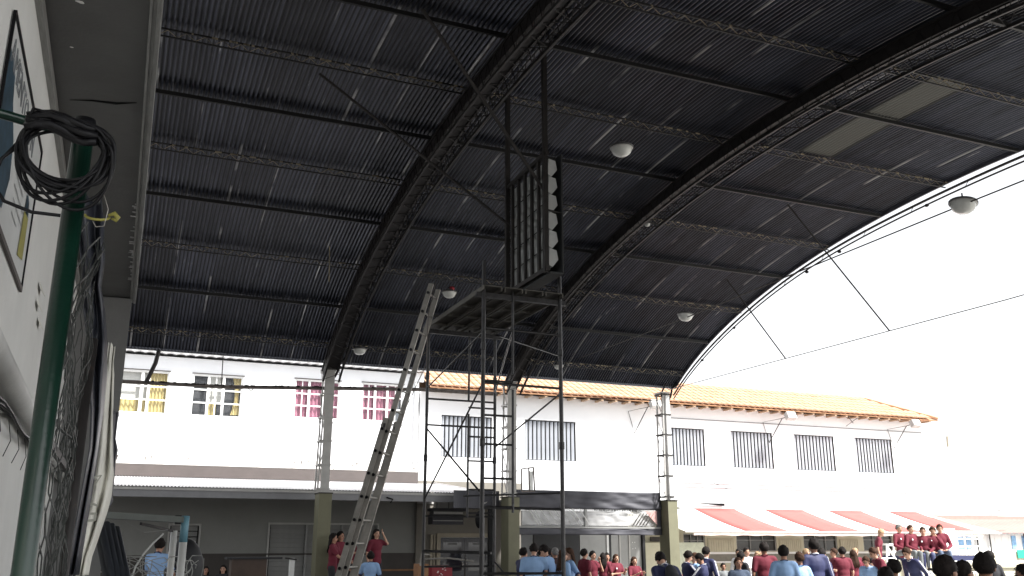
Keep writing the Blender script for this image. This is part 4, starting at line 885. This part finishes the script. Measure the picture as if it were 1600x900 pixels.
MB().beam(at(220, 818, 12), at(272, 830, 12.5), .03, .03).build('stay', steel_dark, go)
nt_ = thing('tangled_net', 'tangled pale net heaped on the floor behind the goal post', 'net', (.3, 13, 0))
b = MB()
for k in range(70):
    p = Vector((random.uniform(.0, .95), random.uniform(12.4, 13.6), random.uniform(.9, 1.5))); pts = [p]
    d = Vector((random.uniform(-1, 1), random.uniform(-1, 1), random.uniform(-1, 1))).normalized()
    for q in range(6): d = (d + Vector((random.uniform(-.6, .6), random.uniform(-.6, .6), random.uniform(-.6, .6)))).normalized(); pts.append(pts[-1] + d * .1)
    b.path([(p_.x, p_.y, min(1.55, max(.05, p_.z))) for p_ in pts], .006, 4)
b.build('strands', mat('net_cord', (.3, .3, .28), .8), nt_).__setitem__('kind', 'stuff')
MB().path([at(255, 834, 12.7), at(240, 848, 12.6), at(225, 865, 12.6), at(212, 885, 12.6), at(205, 905, 12.6)], .012, 6).build('bent_rod', pvc_white, nt_)
MB().path([at(196, 815, 12), at(225, 832, 12), at(262, 828, 12.2)], .005, 4).build('cord', shutter_m, nt_)
MB().box(-.1, 1.1, 13.3, 13.9, 0, .9).build('crate', blackish, nt_)
for k, (ub, ut, vt) in enumerate(((176, 158, 820), (184, 166, 818), (192, 174, 821), (199, 182, 826), (168, 152, 826))):
    a_ = at(ub, 905, 10); c_ = at(ut, vt, 10.3 + .1 * k)
    d = (c_ - a_); a_ = a_ - d * (a_.z / d.z)
    tag(MB().tube(a_, c_, .036, 10).build('foam_tube', mat('black_foam', (.03, .035, .045), .6), smooth=True), ['second tube from the left', 'middle tube', 'second tube from the right', 'rightmost and shortest tube', 'leftmost tube'][k] + ' of the dark tubes leaning beside the canvas strip', 'tube', 'dark tubes leaning by the fence')
bs = at(300, 852, 16); tag(MB().ell((bs.x - .1, 16, 1.25), .32, .3, .55, nu=14, nv=8).build('covered_stack', blackish, smooth=True), 'rounded dark covered stack behind the blue taped post', 'stack')
tb_ = thing('dark_desk', 'dark wooden counter at the left of the leftmost pillar', 'counter', at(415, 880, 20))
pd = at(395, 868, 20); MB().box(pd.x - .5, pd.x + .6, 20, 20.5, 1.40, 1.44).build('top', blackish, tb_); MB().box(pd.x - .4, pd.x + .3, 20.05, 20.45, 0, 1.4).build('body', mat('dark_wood', (.05, .03, .02), .6), tb_)
t = thing('white_stand', 'small broken white stand beside the leftmost pillar', 'stand', at(455, 880, 19)); p = at(457, 872, 19)
MB().box(p.x - .05, p.x + .05, 19, 19.08, .0, p.z).build('post', pvc_white, t); MB().beam((p.x - .14, 19, p.z), (p.x + .08, 19, p.z - .03), .05, .03).build('arm', steel_dark, t)
t = thing('red_crate', 'red box with white marks under the scaffold', 'box', at(690, 888, 20)); p = at(690, 884, 20)
MB().box(p.x - .22, p.x + .25, 20, 20.4, .7, p.z).build('body', box_red, t)
b = MB()
for k in range(8): x = p.x - .12 + random.uniform(0, .25); b.box(x, x + .03, 19.995, 19.998, p.z - .05 - .025 * k, p.z - .035 - .025 * k)
b.build('white_mark', white_paint, t); MB().box(p.x - .3, p.x + .3, 19.9, 20.5, .0, .69).build('stand', dado_m, t)
t = thing('metal_bench_frame', 'pale bent tube frame beside the red box', 'frame', at(665, 880, 19))
MB().path([at(657, 884, 19), at(659, 866, 19), at(672, 867, 19)], .02, 6).build('bent_tube', alu_m, t); MB().path([at(656, 874, 19), at(700, 872, 19), at(740, 877, 19)], .02, 6).build('long_tube', alu_m, t)
MB().box(at(655, 890, 19).x, at(672, 890, 19).x, 19.1, 19.4, 0, 1.3).build('wood_crate', wood_m, t)
MB().tube(at(727, 866, 19), Vector((at(727, 866, 19).x, 19, 0)), .02, 6).build('leg', steel_dark, t)

# ------------------------------------------------------------------ stage bleacher at right
st = thing('bleacher', 'white railed steel bleacher with a dark deck on which boys sit', 'bleacher', (24, 23, 0))
MB().box(22.95, 26.2, 22.9, 24.3, 1.18, 1.34).build('deck', cl['navy'], st); MB().box(22.95, 25.6, 23.45, 23.85, 1.66, 1.72).build('bench', white_paint, st)
for x in (23.0, 24.2, 25.5): MB().box(x, x + .06, 23.6, 23.66, 1.34, 1.66).build('bench_leg', white_paint, st)
for z in (1.12, .78): MB().box(22.95, 26.2, 22.84, 22.89, z, z + .06).build('rail', white_paint, st)
for x in (22.95, 23.9, 24.85, 26.1): MB().box(x, x + .05, 22.84, 22.89, 0, 1.12 if x > 23 else 1.34).build('leg', white_paint, st)
for (a_, c_) in (((1385, 852), (1387, 905)), ((1385, 852), (1413, 851)), ((1396, 852), (1397, 873)), ((1386, 854), (1404, 880)), ((1408, 851), (1409, 862)), ((1394, 862), (1412, 862)), ((1365, 872), (1398, 873))):
    MB().tube(at(*a_, 22.8), at(*c_, 22.8), .028, 6).build('hand_rail', white_paint, st)
MB().tube(at(1403, 835, 23.4), at(1409, 865, 23.4), .025, 6).build('back_post', cream_m, st)
for z in (1.35, 1.6, 1.85, 2.08): MB().box(26.0, 27.6, 23.9, 23.94, z, z + .05).build('guard_rail', white_paint, st)
for x in (26.0, 26.35, 26.7, 27.05, 27.4): MB().box(x, x + .04, 23.86, 23.9, .0, 2.1).build('guard_post', white_paint, st)
for u, v0_ in ((1385, 866),): pass
MB().box(21.8, 22.9, 23.0, 23.6, .0, 1.22).build('side_deck', beige_m, st)
tag(MB().box(25.3, 25.75, 23.35, 23.9, 1.36, 2.2).build('white_cooler', white_canvas), 'white covered box at the right end of the row of seated boys', 'box')

# ------------------------------------------------------------------ people
def remesh(b, name, mats, vox, parent, extra=None, sm=3):
    me = b.mesh(name, mats); tmp = bpy.data.objects.new('t', me); COL.objects.link(tmp)
    md = tmp.modifiers.new('r', 'REMESH'); md.mode = 'VOXEL'; md.voxel_size = vox; md.use_smooth_shade = True
    s2 = tmp.modifiers.new('s', 'SMOOTH'); s2.iterations = sm; s2.factor = .5
    dg = bpy.context.evaluated_depsgraph_get(); m2 = bpy.data.meshes.new_from_object(tmp.evaluated_get(dg)); bpy.data.objects.remove(tmp); bpy.data.meshes.remove(me)
    m2.materials.clear()
    for m in mats: m2.materials.append(m)
    if extra and extra.v:
        bm = bmesh.new(); bm.from_mesh(m2); vs = [bm.verts.new(p) for p in extra.v]
        for f, mi in zip(extra.f, extra.m):
            try: fc = bm.faces.new([vs[i] for i in f]); fc.material_index = mi; fc.smooth = True
            except ValueError: pass
        bm.to_mesh(m2); bm.free()
    m2.name = name
    return link(name, m2, parent)
def cap(b, a, c, ra, rb, mi=0):   # tapered limb with round ends
    a = Vector(a); c = Vector(c); d = (c - a); l = d.length
    if l < 1e-4: return b.ell(a, ra, ra, ra, nu=10, nv=6)
    d.normalize(); pts = []; rs = []
    for t_ in (-.98, -.7, -.35): pts.append(a + d * ra * t_); rs.append(ra * math.sqrt(1 - t_ * t_))
    pts.append(a); rs.append(ra); pts.append(c); rs.append(rb)
    for t_ in (.35, .7, .98): pts.append(c + d * rb * t_); rs.append(rb * math.sqrt(1 - t_ * t_))
    return b.path(pts, rs, 10, mi)
ARMS = {'down': ((.25, -.02, 1.11), (.26, .07, .87)), 'hip': ((.40, -.10, 1.14), (.22, .04, 1.02)), 'fold': ((.25, .06, 1.13), (-.06, .22, 1.17)), 'phone': ((.22, .10, 1.13), (.10, .32, 1.24)),
        'face': ((.22, .16, 1.18), (.06, .19, 1.43)), 'lap': ((.25, .05, 1.12), (.08, .28, 1.0)), 'fwd': ((.23, .18, 1.16), (.18, .40, 1.05)), 'knee': ((.27, .14, 1.12), (.2, .34, .92)), 'up': ((.26, .12, 1.34), (.16, .06, 1.58)), 'back': ((.28, -.12, 1.12), (.3, -.2, .88))}
def person(label, pos, face, H=1.62, top='maroon', low='grey', hair=0, long=False, arms=('down', 'down'), lean=0, seat=False, skin=0, sleeves='short', stripe=False, badge=False, headdown=0, turn=0, ground=0, step=0, vox=.021, bald=False, grp='students in the yard', bag=False, bun=False, wide=1.0):
    s = H / 1.70
    root = bpy.data.objects.new('person', None); COL.objects.link(root); root.empty_display_size = .2; root['local'] = 1
    tag(root, label, 'person', grp)
    hipz = .90
    piv = Vector((0, 0, hipz)); LM = Matrix.Rotation(-lean, 3, 'X')
    def U(p): return piv + LM @ (Vector(p) - piv)      # upper body point after leaning
    legs = {}
    for sd_ in (-1, 1):
        hip = Vector((.088 * sd_, 0, hipz))
        if seat:
            kn = Vector((.12 * sd_, .42, hipz + .03)); an = Vector((.12 * sd_, .42 + .06 * sd_ * step, hipz - .38))
        else:
            dy = step * .16 * sd_; kn = Vector((.10 * sd_, .03 + dy * .6, .48)); an = Vector((.11 * sd_, dy - .01, .08))
        legs[sd_] = (hip, kn, an)
    HM = Matrix.Rotation(-headdown, 3, 'X') @ Matrix.Rotation(turn, 3, 'Z'); hb = Vector((0, .01, 1.49))
    def Hd(p): return U(hb + HM @ (Vector(p) - hb))
    HR = LM @ HM
    def base(b, inf, full=True):
        b.ell(U((0, 0, .95)), (.150 + inf) * wide, .108 + inf, .13 + inf, M=LM); b.ell(U((0, .005, 1.10)), (.135 + inf) * wide, .10 + inf, .16 + inf, M=LM); b.ell(U((0, .0, 1.28)), (.158 + inf) * wide, .108 + inf, .165 + inf, M=LM)
        cap(b, U((-.145 * wide, -.005, 1.395)), U((.145 * wide, -.005, 1.395)), .055 + inf * .8, .055 + inf * .8)
    A_ = {}
    for sd_, nm in ((-1, arms[0]), (1, arms[1])):
        e, w = ARMS[nm]; A_[sd_] = (U((.165 * sd_ * wide, -.005, 1.385)), U((e[0] * sd_, e[1], e[2])), U((w[0] * sd_, w[1], w[2])))
    skm = skin_m[skin]
    b = MB(); base(b, -.006)
    cap(b, U((0, -.01, 1.38)), Hd((0, .0, 1.52)), .058, .05)
    b.ell(Hd((0, -.008, 1.605)), .076, .092, .092, M=HR); b.ell(Hd((0, .028, 1.555)), .058, .062, .075, M=HR); b.ell(Hd((0, .062, 1.52)), .03, .026, .024, M=HR)
    for sd_ in (-1, 1):
        h_, k_, a_ = legs[sd_]; cap(b, h_, k_, .082, .056); cap(b, k_, a_, .055, .037); cap(b, a_ + Vector((0, -.03, -.03)), a_ + Vector((0, .12, -.045)), .038, .032)
        sh_, el, wr = A_[sd_]; cap(b, sh_, el, .048, .037); cap(b, el, wr, .037, .025)
        d = (wr - el).normalized(); b.ell(wr + d * .045, .034, .03, .04)
    ex = MB()
    for sd_ in (-1, 1):   # five fingers, ears, eyes
        sh_, el, wr = A_[sd_]; d = (wr - el).normalized(); x = d.cross(Vector((0, 0, 1)));
        if x.length < .1: x = Vector((0, 1, 0))
        x.normalize(); z = x.cross(d)
        if abs(x.y) > .5 and x.y * 1 < 0: x = -x
        for q, (o_, ln) in enumerate(((-.027, .062), (-.009, .074), (.009, .07), (.026, .055))):
            p0 = wr + d * .07 + x * o_; p1 = p0 + d * ln * .55 + z * .008; p2 = p1 + d * ln * .4 + z * .022; ex.path([p0, p1, p2], [.0095, .009, .007], 6)
        p0 = wr + d * .035 - x * .028; ex.path([p0, p0 + d * .03 - x * .022, p0 + d * .055 - x * .026 + z * .01], [.012, .010, .008], 6)
        ex.ell(Hd((.076 * sd_, .0, 1.58)), .012, .02, .03, M=HR, nu=8, nv=6)
        ex.ell(Hd((.031 * sd_, .073, 1.592)), .013, .012, .009, M=HR, nu=8, nv=6, mi=1)
        ex.ell(Hd((.031 * sd_, .080, 1.612)), .019, .008, .004, M=HR, nu=8, nv=5, mi=1)
    ex.ell(Hd((0, .090, 1.565)), .013, .020, .024, M=HR, nu=8, nv=6); ex.ell(Hd((0, .083, 1.533)), .023, .008, .008, M=HR, nu=8, nv=5, mi=2)
    remesh(b, 'body', [skm, eye_m, lip_m], vox, root, ex)
    # hair
    hb_ = MB(); nu, nv = 26, 16; hm = hair_m[hair]; th = .016 if not bald else .004; sdn = random.random() * 50
    vs = []; keep = []
    for j in range(nv + 1):
        t_ = PI * j / nv
        for i in range(nu):
            a_ = 2 * PI * i / nu; d_ = Vector((math.sin(t_) * math.cos(a_), math.sin(t_) * math.sin(a_), math.cos(t_)))
            r_ = th * (1 + .9 * noise.noise(d_ * 4 + Vector((sdn, 0, 0))) + .5 * noise.noise(d_ * 14 + Vector((sdn, 3, 0)))) * max(.12, min(1, (d_.z + (.85 if not long else 1.4)) / .8)) * (max(.2, 1 - max(0, d_.y) * .9) if d_.z < .75 else 1)
            vs.append(Hd(Vector((0, -.008, 1.605)) + Vector((d_.x * (.076 + r_), d_.y * (.092 + r_), d_.z * (.092 + r_ * 1.3)))))
            zlow = -.82 if not long else -.95
            keep.append(not (d_.y > .25 and d_.z < .42 - (.3 if abs(d_.x) > .62 else 0)) and not (d_.z < zlow) and not (d_.y > .05 + .4 * (d_.z + .1) and d_.z < -.1))
    fs = []
    for j in range(nv):
        for i in range(nu):
            q = (j * nu + i, (j + 1) * nu + i, (j + 1) * nu + (i + 1) % nu, j * nu + (i + 1) % nu)
            if sum(keep[k] for k in q) >= 3: fs.append(q)
    hb_.add(vs, fs)
    if long:
        for q in range(9):
            xx = (q - 4) * .019; yb = -.075 + abs(q - 4) * .012
            hb_.path([Hd((xx, yb, 1.62)), Hd((xx * 1.15, yb - .02, 1.53)), U((xx * 1.3, -.11 + abs(q - 4) * .008, 1.40)), U((xx * 1.2, -.13, 1.25 + .02 * (q % 3)))], [.02, .026, .024, .008], 6)
    if bun: hb_.ell(Hd((0, -.12, 1.63)), .04, .045, .04, M=HR)
    ho = hb_.build('hair', hm, root, True); solid(ho, .004)
    tb2 = MB(); nt2 = 900 if vox < .018 else 140; cc = Vector((0, -.008, 1.605))
    for q in range(nt2):
        d_ = Vector((random.gauss(0, 1), random.gauss(0, 1), random.gauss(0, 1))).normalized()
        if d_.z < -.6 or (d_.y > .2 and d_.z < .45) or (d_.y > .1 and d_.z < 0): continue
        rr = th * .8 * max(.12, min(1, (d_.z + .85) / .8)); p0 = cc + Vector((d_.x * (.076 + rr), d_.y * (.092 + rr), d_.z * (.092 + rr)))
        tn = (Vector((d_.x * .5, d_.y * .3 - .5, -.6 + d_.z * .2)) + Vector((random.gauss(0, .35), random.gauss(0, .35), random.gauss(0, .35)))); tn = (tn - d_ * tn.dot(d_)).normalized()
        sdv = d_.cross(tn) * random.uniform(.002, .005); ln = random.uniform(.016, .034) if not bald else .004
        tb2.add([Hd(p0 - sdv - d_ * .004), Hd(p0 + sdv - d_ * .004), Hd(p0 + tn * ln + d_ * random.uniform(.003, .011))], [(0, 1, 2)])
    to = tb2.build('hair_tufts', hm, ho); to.matrix_parent_inverse = Matrix(); to['kind'] = 'stuff'
    # shirt
    b = MB(); inf = .014; base(b, inf); cap(b, U((0, 0, .99)), U((0, 0, .88)), .10, .12)
    b.ell(U((0, 0, .90)), (.155 + inf) * wide, .115 + inf, .09, M=LM)
    cap(b, U((0, -.01, 1.40)), U((0, -.005, 1.45)), .068, .058)
    for sd_ in (-1, 1):
        sh_, el, wr = A_[sd_]
        if sleeves == 'short': cap(b, sh_, sh_.lerp(el, .72), .063, .058)
        else: cap(b, sh_, el, .062, .052); cap(b, el, el.lerp(wr, .93), .051, .038)
    remesh(b, 'shirt' if sleeves == 'short' else 'jacket', [cl[top]], vox * 1.05, root, sm=2)
    tc_ = {'blue': 'navy', 'jeans': 'navy', 'navy': 'white', 'white': 'dark'}.get(top, top)
    MB().path([U((.062 * math.cos(a_ * PI / 8), -.012 + .066 * math.sin(a_ * PI / 8), 1.455 - .018 * math.sin(a_ * PI / 8))) for a_ in range(16)], .0085, 6, closed=True).build('collar', cl[tc_], root, True)
    if sleeves == 'short' and tc_ != top:
        for sd_ in (-1, 1):
            sh_, el, wr = A_[sd_]; c_ = sh_.lerp(el, .86); d = (el - sh_).normalized(); MB().tube(c_ - d * .012, c_ + d * .014, .0615, 14).build('cuff', cl[tc_], root, True)
    b = MB(); b.ell((0, 0, .93), .158, .118, .12)
    for sd_ in (-1, 1):
        h_, k_, a_ = legs[sd_]; cap(b, h_, k_, .094, .068); cap(b, k_, a_ + Vector((0, 0, .02)), .067, .053)
    remesh(b, 'trousers', [cl[low]], vox * 1.2, root, sm=2)
    for sd_ in (-1, 1):
        a_ = legs[sd_][2]; sb = MB(); sb.ell(a_ + Vector((0, .05, -.04)), .044, .125, .04, nu=12, nv=8); sb.box(a_.x - .042, a_.x + .042, a_.y - .06, a_.y + .16, a_.z - .079, a_.z - .066); sb.build('shoe', cl['dark'] if sd_ else cl['dark'], root, True)
    if stripe:
        for sd_ in (-1, 1):
            sh_, el, wr = A_[sd_]; o_ = Vector((sd_ * .052, 0, .02)); o2 = Vector((sd_ * .050, 0, .0))
            for q in (-.012, .014):
                MB().path([sh_ + Vector((-sd_ * .03, q, .062)), sh_ + o_ + Vector((0, q, 0)), el + o2 + Vector((0, q, 0)), wr + Vector((sd_ * .036, q, 0))], .0075, 6).build('sleeve_stripe', cl['white'], root, True)
    if badge: MB().ell(U((.075, .128, 1.30)), .024, .008, .028, M=LM, nu=10, nv=6).build('badge', cl['white'], root, True)
    if bag:
        bb = MB(); bb.ell(U((0, -.17, 1.2)), .125, .085, .18, M=LM); bb.ell(U((0, -.235, 1.12)), .10, .05, .09, M=LM); remesh(bb, 'backpack', [cl['dark']], .02, root)
        for sd_ in (-1, 1): MB().path([U((sd_ * .09, -.14, 1.38)), U((sd_ * .1, -.02, 1.48)), U((sd_ * .11, .125, 1.33)), U((sd_ * .13, .09, 1.1))], .014, 6).build('strap', cl['grey'], root, True)
    root.scale = (s, s, s); root.rotation_euler = (0, 0, -(YAW + R(face)))
    root.location = (pos[0], pos[1], ground)
    return root
def hpos(u, z):     # ground position under picture column u at distance z
    fw = Vector((math.sin(YAW), math.cos(YAW), 0)); return fw * z + _r * (z * (u - 800) / math.hypot(FPX, 400))
def stand(label, u, v, z, face, **k):
    p = hpos(u, z); H = EYE - (v - 850) / 1485 * z
    ln = k.get('lean', 0)
    if ln > .2: H = max(1.55, H + .1) if H < 1.7 else H
    hy = .0
    if ln: hy = .62 * math.sin(ln) * (H / 1.7); 
    a_ = YAW + R(face); p = Vector((p.x - math.sin(a_) * hy, p.y - math.cos(a_) * hy, 0))
    return person(label, (p.x, p.y), face, H=k.pop('H', H), **k)
D = R
stand('navy jacket with white sleeve stripes, back turned, beside the middle pillar', 818, 856, 20, 50, top='navy', low='navy', sleeves='long', stripe=True, arms=('fwd', 'down'), lean=.12)
stand('tall broad light blue shirt seen from behind, thick dark hair', 834, 850, 19, 8, top='blue', low='dark', wide=1.25, arms=('down', 'fwd'), headdown=.3)
stand('light blue shirt with striped bag strap, bending beside the tall one', 853, 857, 19.5, -60, top='blue', low='dark', arms=('hip', 'fwd'), lean=.3, headdown=.2)
stand('dark haired head between the light blue shirts and the shaved head', 846, 856, 21.5, 10, top='dark', low='dark')
stand('dark round head just left of the shaved grey head', 857, 857, 22, 0, top='brown', low='dark')
stand('shaved grey head in a brown shirt left of the scaffold pole', 867, 855, 20, -15, top='brown', low='dark', bald=True, hair=2, skin=1, wide=1.15)
stand('light blue shirt half hidden behind the right scaffold pole', 880, 859, 19, 60, top='blue', low='dark', long=True, hair=1)
stand('long haired girl in light blue with her hand on her hip', 890, 857, 19.5, -100, top='blue', low='dark', long=True, hair=1, arms=('hip', 'hip'), headdown=.2)
stand('boy in a long maroon polo facing right, right of the scaffold pole', 913, 858, 22.5, 60, top='maroon', low='maroon', wide=1.1)
stand('maroon shirt with an arm raised to the face against the pale panel', 926, 861, 23.5, 130, arms=('face', 'down'), low='maroon')
stand('long dark haired girl in maroon left of the glass front', 942, 864, 24, 20, long=True, low='maroon', arms=('fold', 'down'))
stand('girl in maroon turned to the camera in front of the glass front', 948, 864, 25, 165, long=True, low='maroon', arms=('fold', 'fold'), badge=True)
stand('girl in maroon with blond forehead hair and folded hand', 962, 866, 24.5, 150, long=True, hair=1, arms=('phone', 'fold'), badge=True, low='maroon')
stand('girl in maroon holding both hands up, left of the beige screen', 990, 870, 23, 155, long=True, hair=1, arms=('phone', 'phone'), low='maroon')
stand('figure in navy bending with a black backpack in front of the right pillar', 1035, 874, 16, -20, top='navy', low='navy', sleeves='long', lean=.55, bag=True, headdown=.3, wide=1.25, H=1.66)
stand('second dark head bent beside the backpack', 1034, 871, 19, -60, top='navy', low='navy', sleeves='long', lean=.4, headdown=.2, H=1.6)
stand('boy in navy and white jacket looking down, right of the right pillar', 1072, 861, 19.5, 75, top='navy', low='navy', sleeves='long', stripe=True, headdown=.4, arms=('fwd', 'fwd'))
stand('light blue shirt facing left with arms folded between navy jackets', 1084, 864, 20.5, -110, top='blue', low='dark', hair=1, arms=('fold', 'fold'))
stand('boy with head bowed in white striped navy next to the folded arms', 1096, 864, 19, -60, top='navy', low='navy', sleeves='long', stripe=True, headdown=.6, arms=('fwd', 'fwd'), skin=1)
stand('taller boy in plain navy blue jacket behind the bowed head', 1102, 855, 20.5, 40, top='navy', low='navy', sleeves='long', stripe=True, headdown=.2)
stand('small child with dark hair low before the white rail', 1128, 879, 24, 170, top='grey', low='grey', skin=1)
stand('round faced boy in grey blue shirt facing the camera', 1152, 871, 17.5, 175, top='jeans', low='dark', skin=1, hair=1, headdown=-.1, wide=1.1)
stand('dark haired boy just behind the round faced boy', 1157, 862, 21, 60, top='dark', low='dark', skin=1, sleeves='long')
stand('girl in black and white jacket facing the camera before the barred window', 1166, 856, 25, 165, top='white', low='navy', sleeves='long', arms=('fold', 'fold'), hair=0)
stand('dark figure behind the black and white jacket', 1153, 858, 26, -150, top='white', low='dark', sleeves='long')
stand('pale haired figure left of the big maroon shirt', 1182, 862, 26, -150, top='dark', low='dark', hair=3, arms=('up', 'fold'), sleeves='long')
stand('tall broad maroon polo seen from behind, short dark hair', 1193, 848, 19, -5, wide=1.15, low='dark', skin=2)
stand('light blue shirt seen from behind with thick black hair', 1223, 853, 16, 12, top='blue', low='dark', skin=1)
stand('light blue shirt with reddish dark hair next to thick black hair', 1247, 863, 16.8, -10, top='blue', low='dark', hair=1, skin=1, wide=.95)
stand('tall boy in navy jacket seen from behind in the middle of the right crowd', 1271, 843, 17, -12, top='navy', low='navy', sleeves='long', stripe=True, wide=1.1, skin=2)
stand('dark head bent behind the navy jacket shoulder', 1283, 857, 19, 60, top='navy', low='navy', sleeves='long')
stand('fair faced figure in maroon left of the navy jacket', 1259, 858, 23, 150, hair=3, top='maroon')
stand('maroon shirt facing left beside the big sunlit maroon shirt', 1301, 857, 24, -100, arms=('phone', 'fwd'), hair=1)
stand('sunlit maroon shirt from behind with grey trousers', 1314, 855, 22.5, -15, arms=('fwd', 'down'), wide=1.15, hair=0)
stand('maroon shirt with long brown hair down the back', 1331, 860, 23, -10, long=True, hair=1)
stand('fair head facing the camera behind the long brown hair', 1335, 857, 26, 170, hair=3)
stand('light blue shirt crouching low between the maroon shirts', 1351, 871, 21, -140, top='blue', low='navy', lean=.5, H=1.5, hair=1)
stand('light blue shirt bending right of the crouching one', 1358, 876, 22, 120, top='blue', low='navy', lean=.5, H=1.45)
stand('maroon shirt bending left with hand on knee', 1366, 864, 21, -95, lean=.45, arms=('fwd', 'hip'), H=1.68, hair=1, wide=1.1)
# boy standing up on the side deck, row of seated boys
p = hpos(1370, 24.2)
person('fair boy in maroon with grey shorts standing up on the deck beside the rail', (p.x, p.y), 110, H=1.42, top='maroon', low='grey', hair=3, headdown=.5, arms=('down', 'down'), ground=.66, lean=.15)
seat_lbl = ['leftmost seated boy in maroon with green grey trousers and cap like hair', 'second seated boy in maroon with grey trousers', 'seated boy in dark maroon with arms crossed in the middle of the row', 'seated boy in maroon with a hand at his chin', 'rightmost seated boy in maroon with jeans']
for k, (u, v, hr) in enumerate(((1407, 821, 2), (1425, 822, 1), (1444, 825, 1), (1459, 824, 1), (1471, 821, 1))):
    p = atx(u, v, 1) ; q = hpos(u, 26.3 * .98)
    zt = EYE + (850 - v) / 1485 * 25.8
    H = 1.58; gz = zt - H + .02
    person(seat_lbl[k], (q.x, q.y), 180 + (-20 if k < 2 else 15), H=H, top='maroon', low=['grey', 'grey', 'navy', 'jeans', 'jeans'][k], hair=hr, seat=True, arms=('lap', 'lap') if k != 3 else ('face', 'lap'), badge=True, headdown=.1 if k != 3 else .4, ground=zt - H, grp='boys seated on the bleacher', sleeves='long')
stand('navy tracksuit leaning over beside the white rail with a red ball shirt', 1417, 860, 20.5, -120, top='navy', low='navy', sleeves='long', lean=.5, stripe=True, H=1.7, hair=1)
# near dark heads at the lower right
NR = dict(vox=.015, skin=2, top='dark', low='dark')
stand('near dark head low between the bleacher rails and the maroon shirts', 1392, 874, 11.5, -15, **NR)
stand('near dark head lowest, cut by the bottom edge', 1378, 886, 10, 5, **NR)
stand('large near head turned right with short cropped hair', 1474, 870, 7.5, 70, **NR)
stand('near curly dark head between the two largest heads', 1501, 877, 9.3, 80, **NR)
stand('largest near head with smooth round hair', 1534, 865, 8, 35, **NR)
stand('small far dark head just above the round haired head', 1543, 861, 18, 0, top='dark', low='dark')
stand('near dark head cut by the right edge, facing left', 1592, 882, 9.3, -75, **NR)
# people in the shade at left
q = hpos(246, 14.6); person('child in light blue seated with back turned behind the goal post', (q.x, q.y), 5, H=1.5, top='blue', low='dark', seat=True, arms=('fwd', 'fwd'), lean=.15, ground=EYE - (844 - 850) / 1485 * 14.6 - 1.5 + .02, grp='people in the shade at left', skin=1)
bs_ = thing('stool', 'dark stool under the seated child in light blue', 'stool', (q.x, q.y, 0)); MB().box(q.x - .25, q.x + .25, q.y - .2, q.y + .25, .68, .74).build('seat', blackish, bs_)
for sx in (-.2, .2):
    for sy in (-.15, .2): MB().box(q.x + sx - .02, q.x + sx + .02, q.y + sy - .02, q.y + sy + .02, 0, .68).build('leg', blackish, bs_)
S_ = dict(grp='people in the shade at left', low='dark')
stand('dark haired girl low in the shade, left of the pair near the counter', 325, 884, 21, 150, top='dark', long=True, skin=1, **S_)
stand('girl with long hair low in the shade, right of the pair near the counter', 352, 882, 21, 175, top='dark', long=True, skin=0, **S_)
stand('dark maroon girl with glasses right of the leftmost pillar', 532, 831, 22.5, 120, long=True, ground=.36, H=1.62, skin=1, arms=('down', 'fwd'), **S_)
stand('girl in dark maroon half behind the leftmost pillar', 521, 835, 21.8, 90, long=True, ground=.33, H=1.6, skin=1, arms=('fwd', 'fwd'), **S_)
stand('girl in dark maroon between the pillar and the ladder rails', 549, 827, 23, 100, long=True, ground=.4, H=1.62, arms=('fold', 'fold'), **S_)
stand('girl in maroon holding her hair, just right of the ladder', 588, 823, 23, 140, long=True, ground=.42, H=1.62, arms=('up', 'down'), **S_)
stand('small child in light blue holding the ladder rail', 580, 862, 21, -15, top='blue', arms=('fwd', 'down'), skin=1, **S_)
# low bench step the girls stand on
tag(MB().box(3.2, 9.2, 23.1, 26.5, 0, .3).build('raised_step', concrete), 'low concrete step along the shaded wall behind the ladder', 'step')
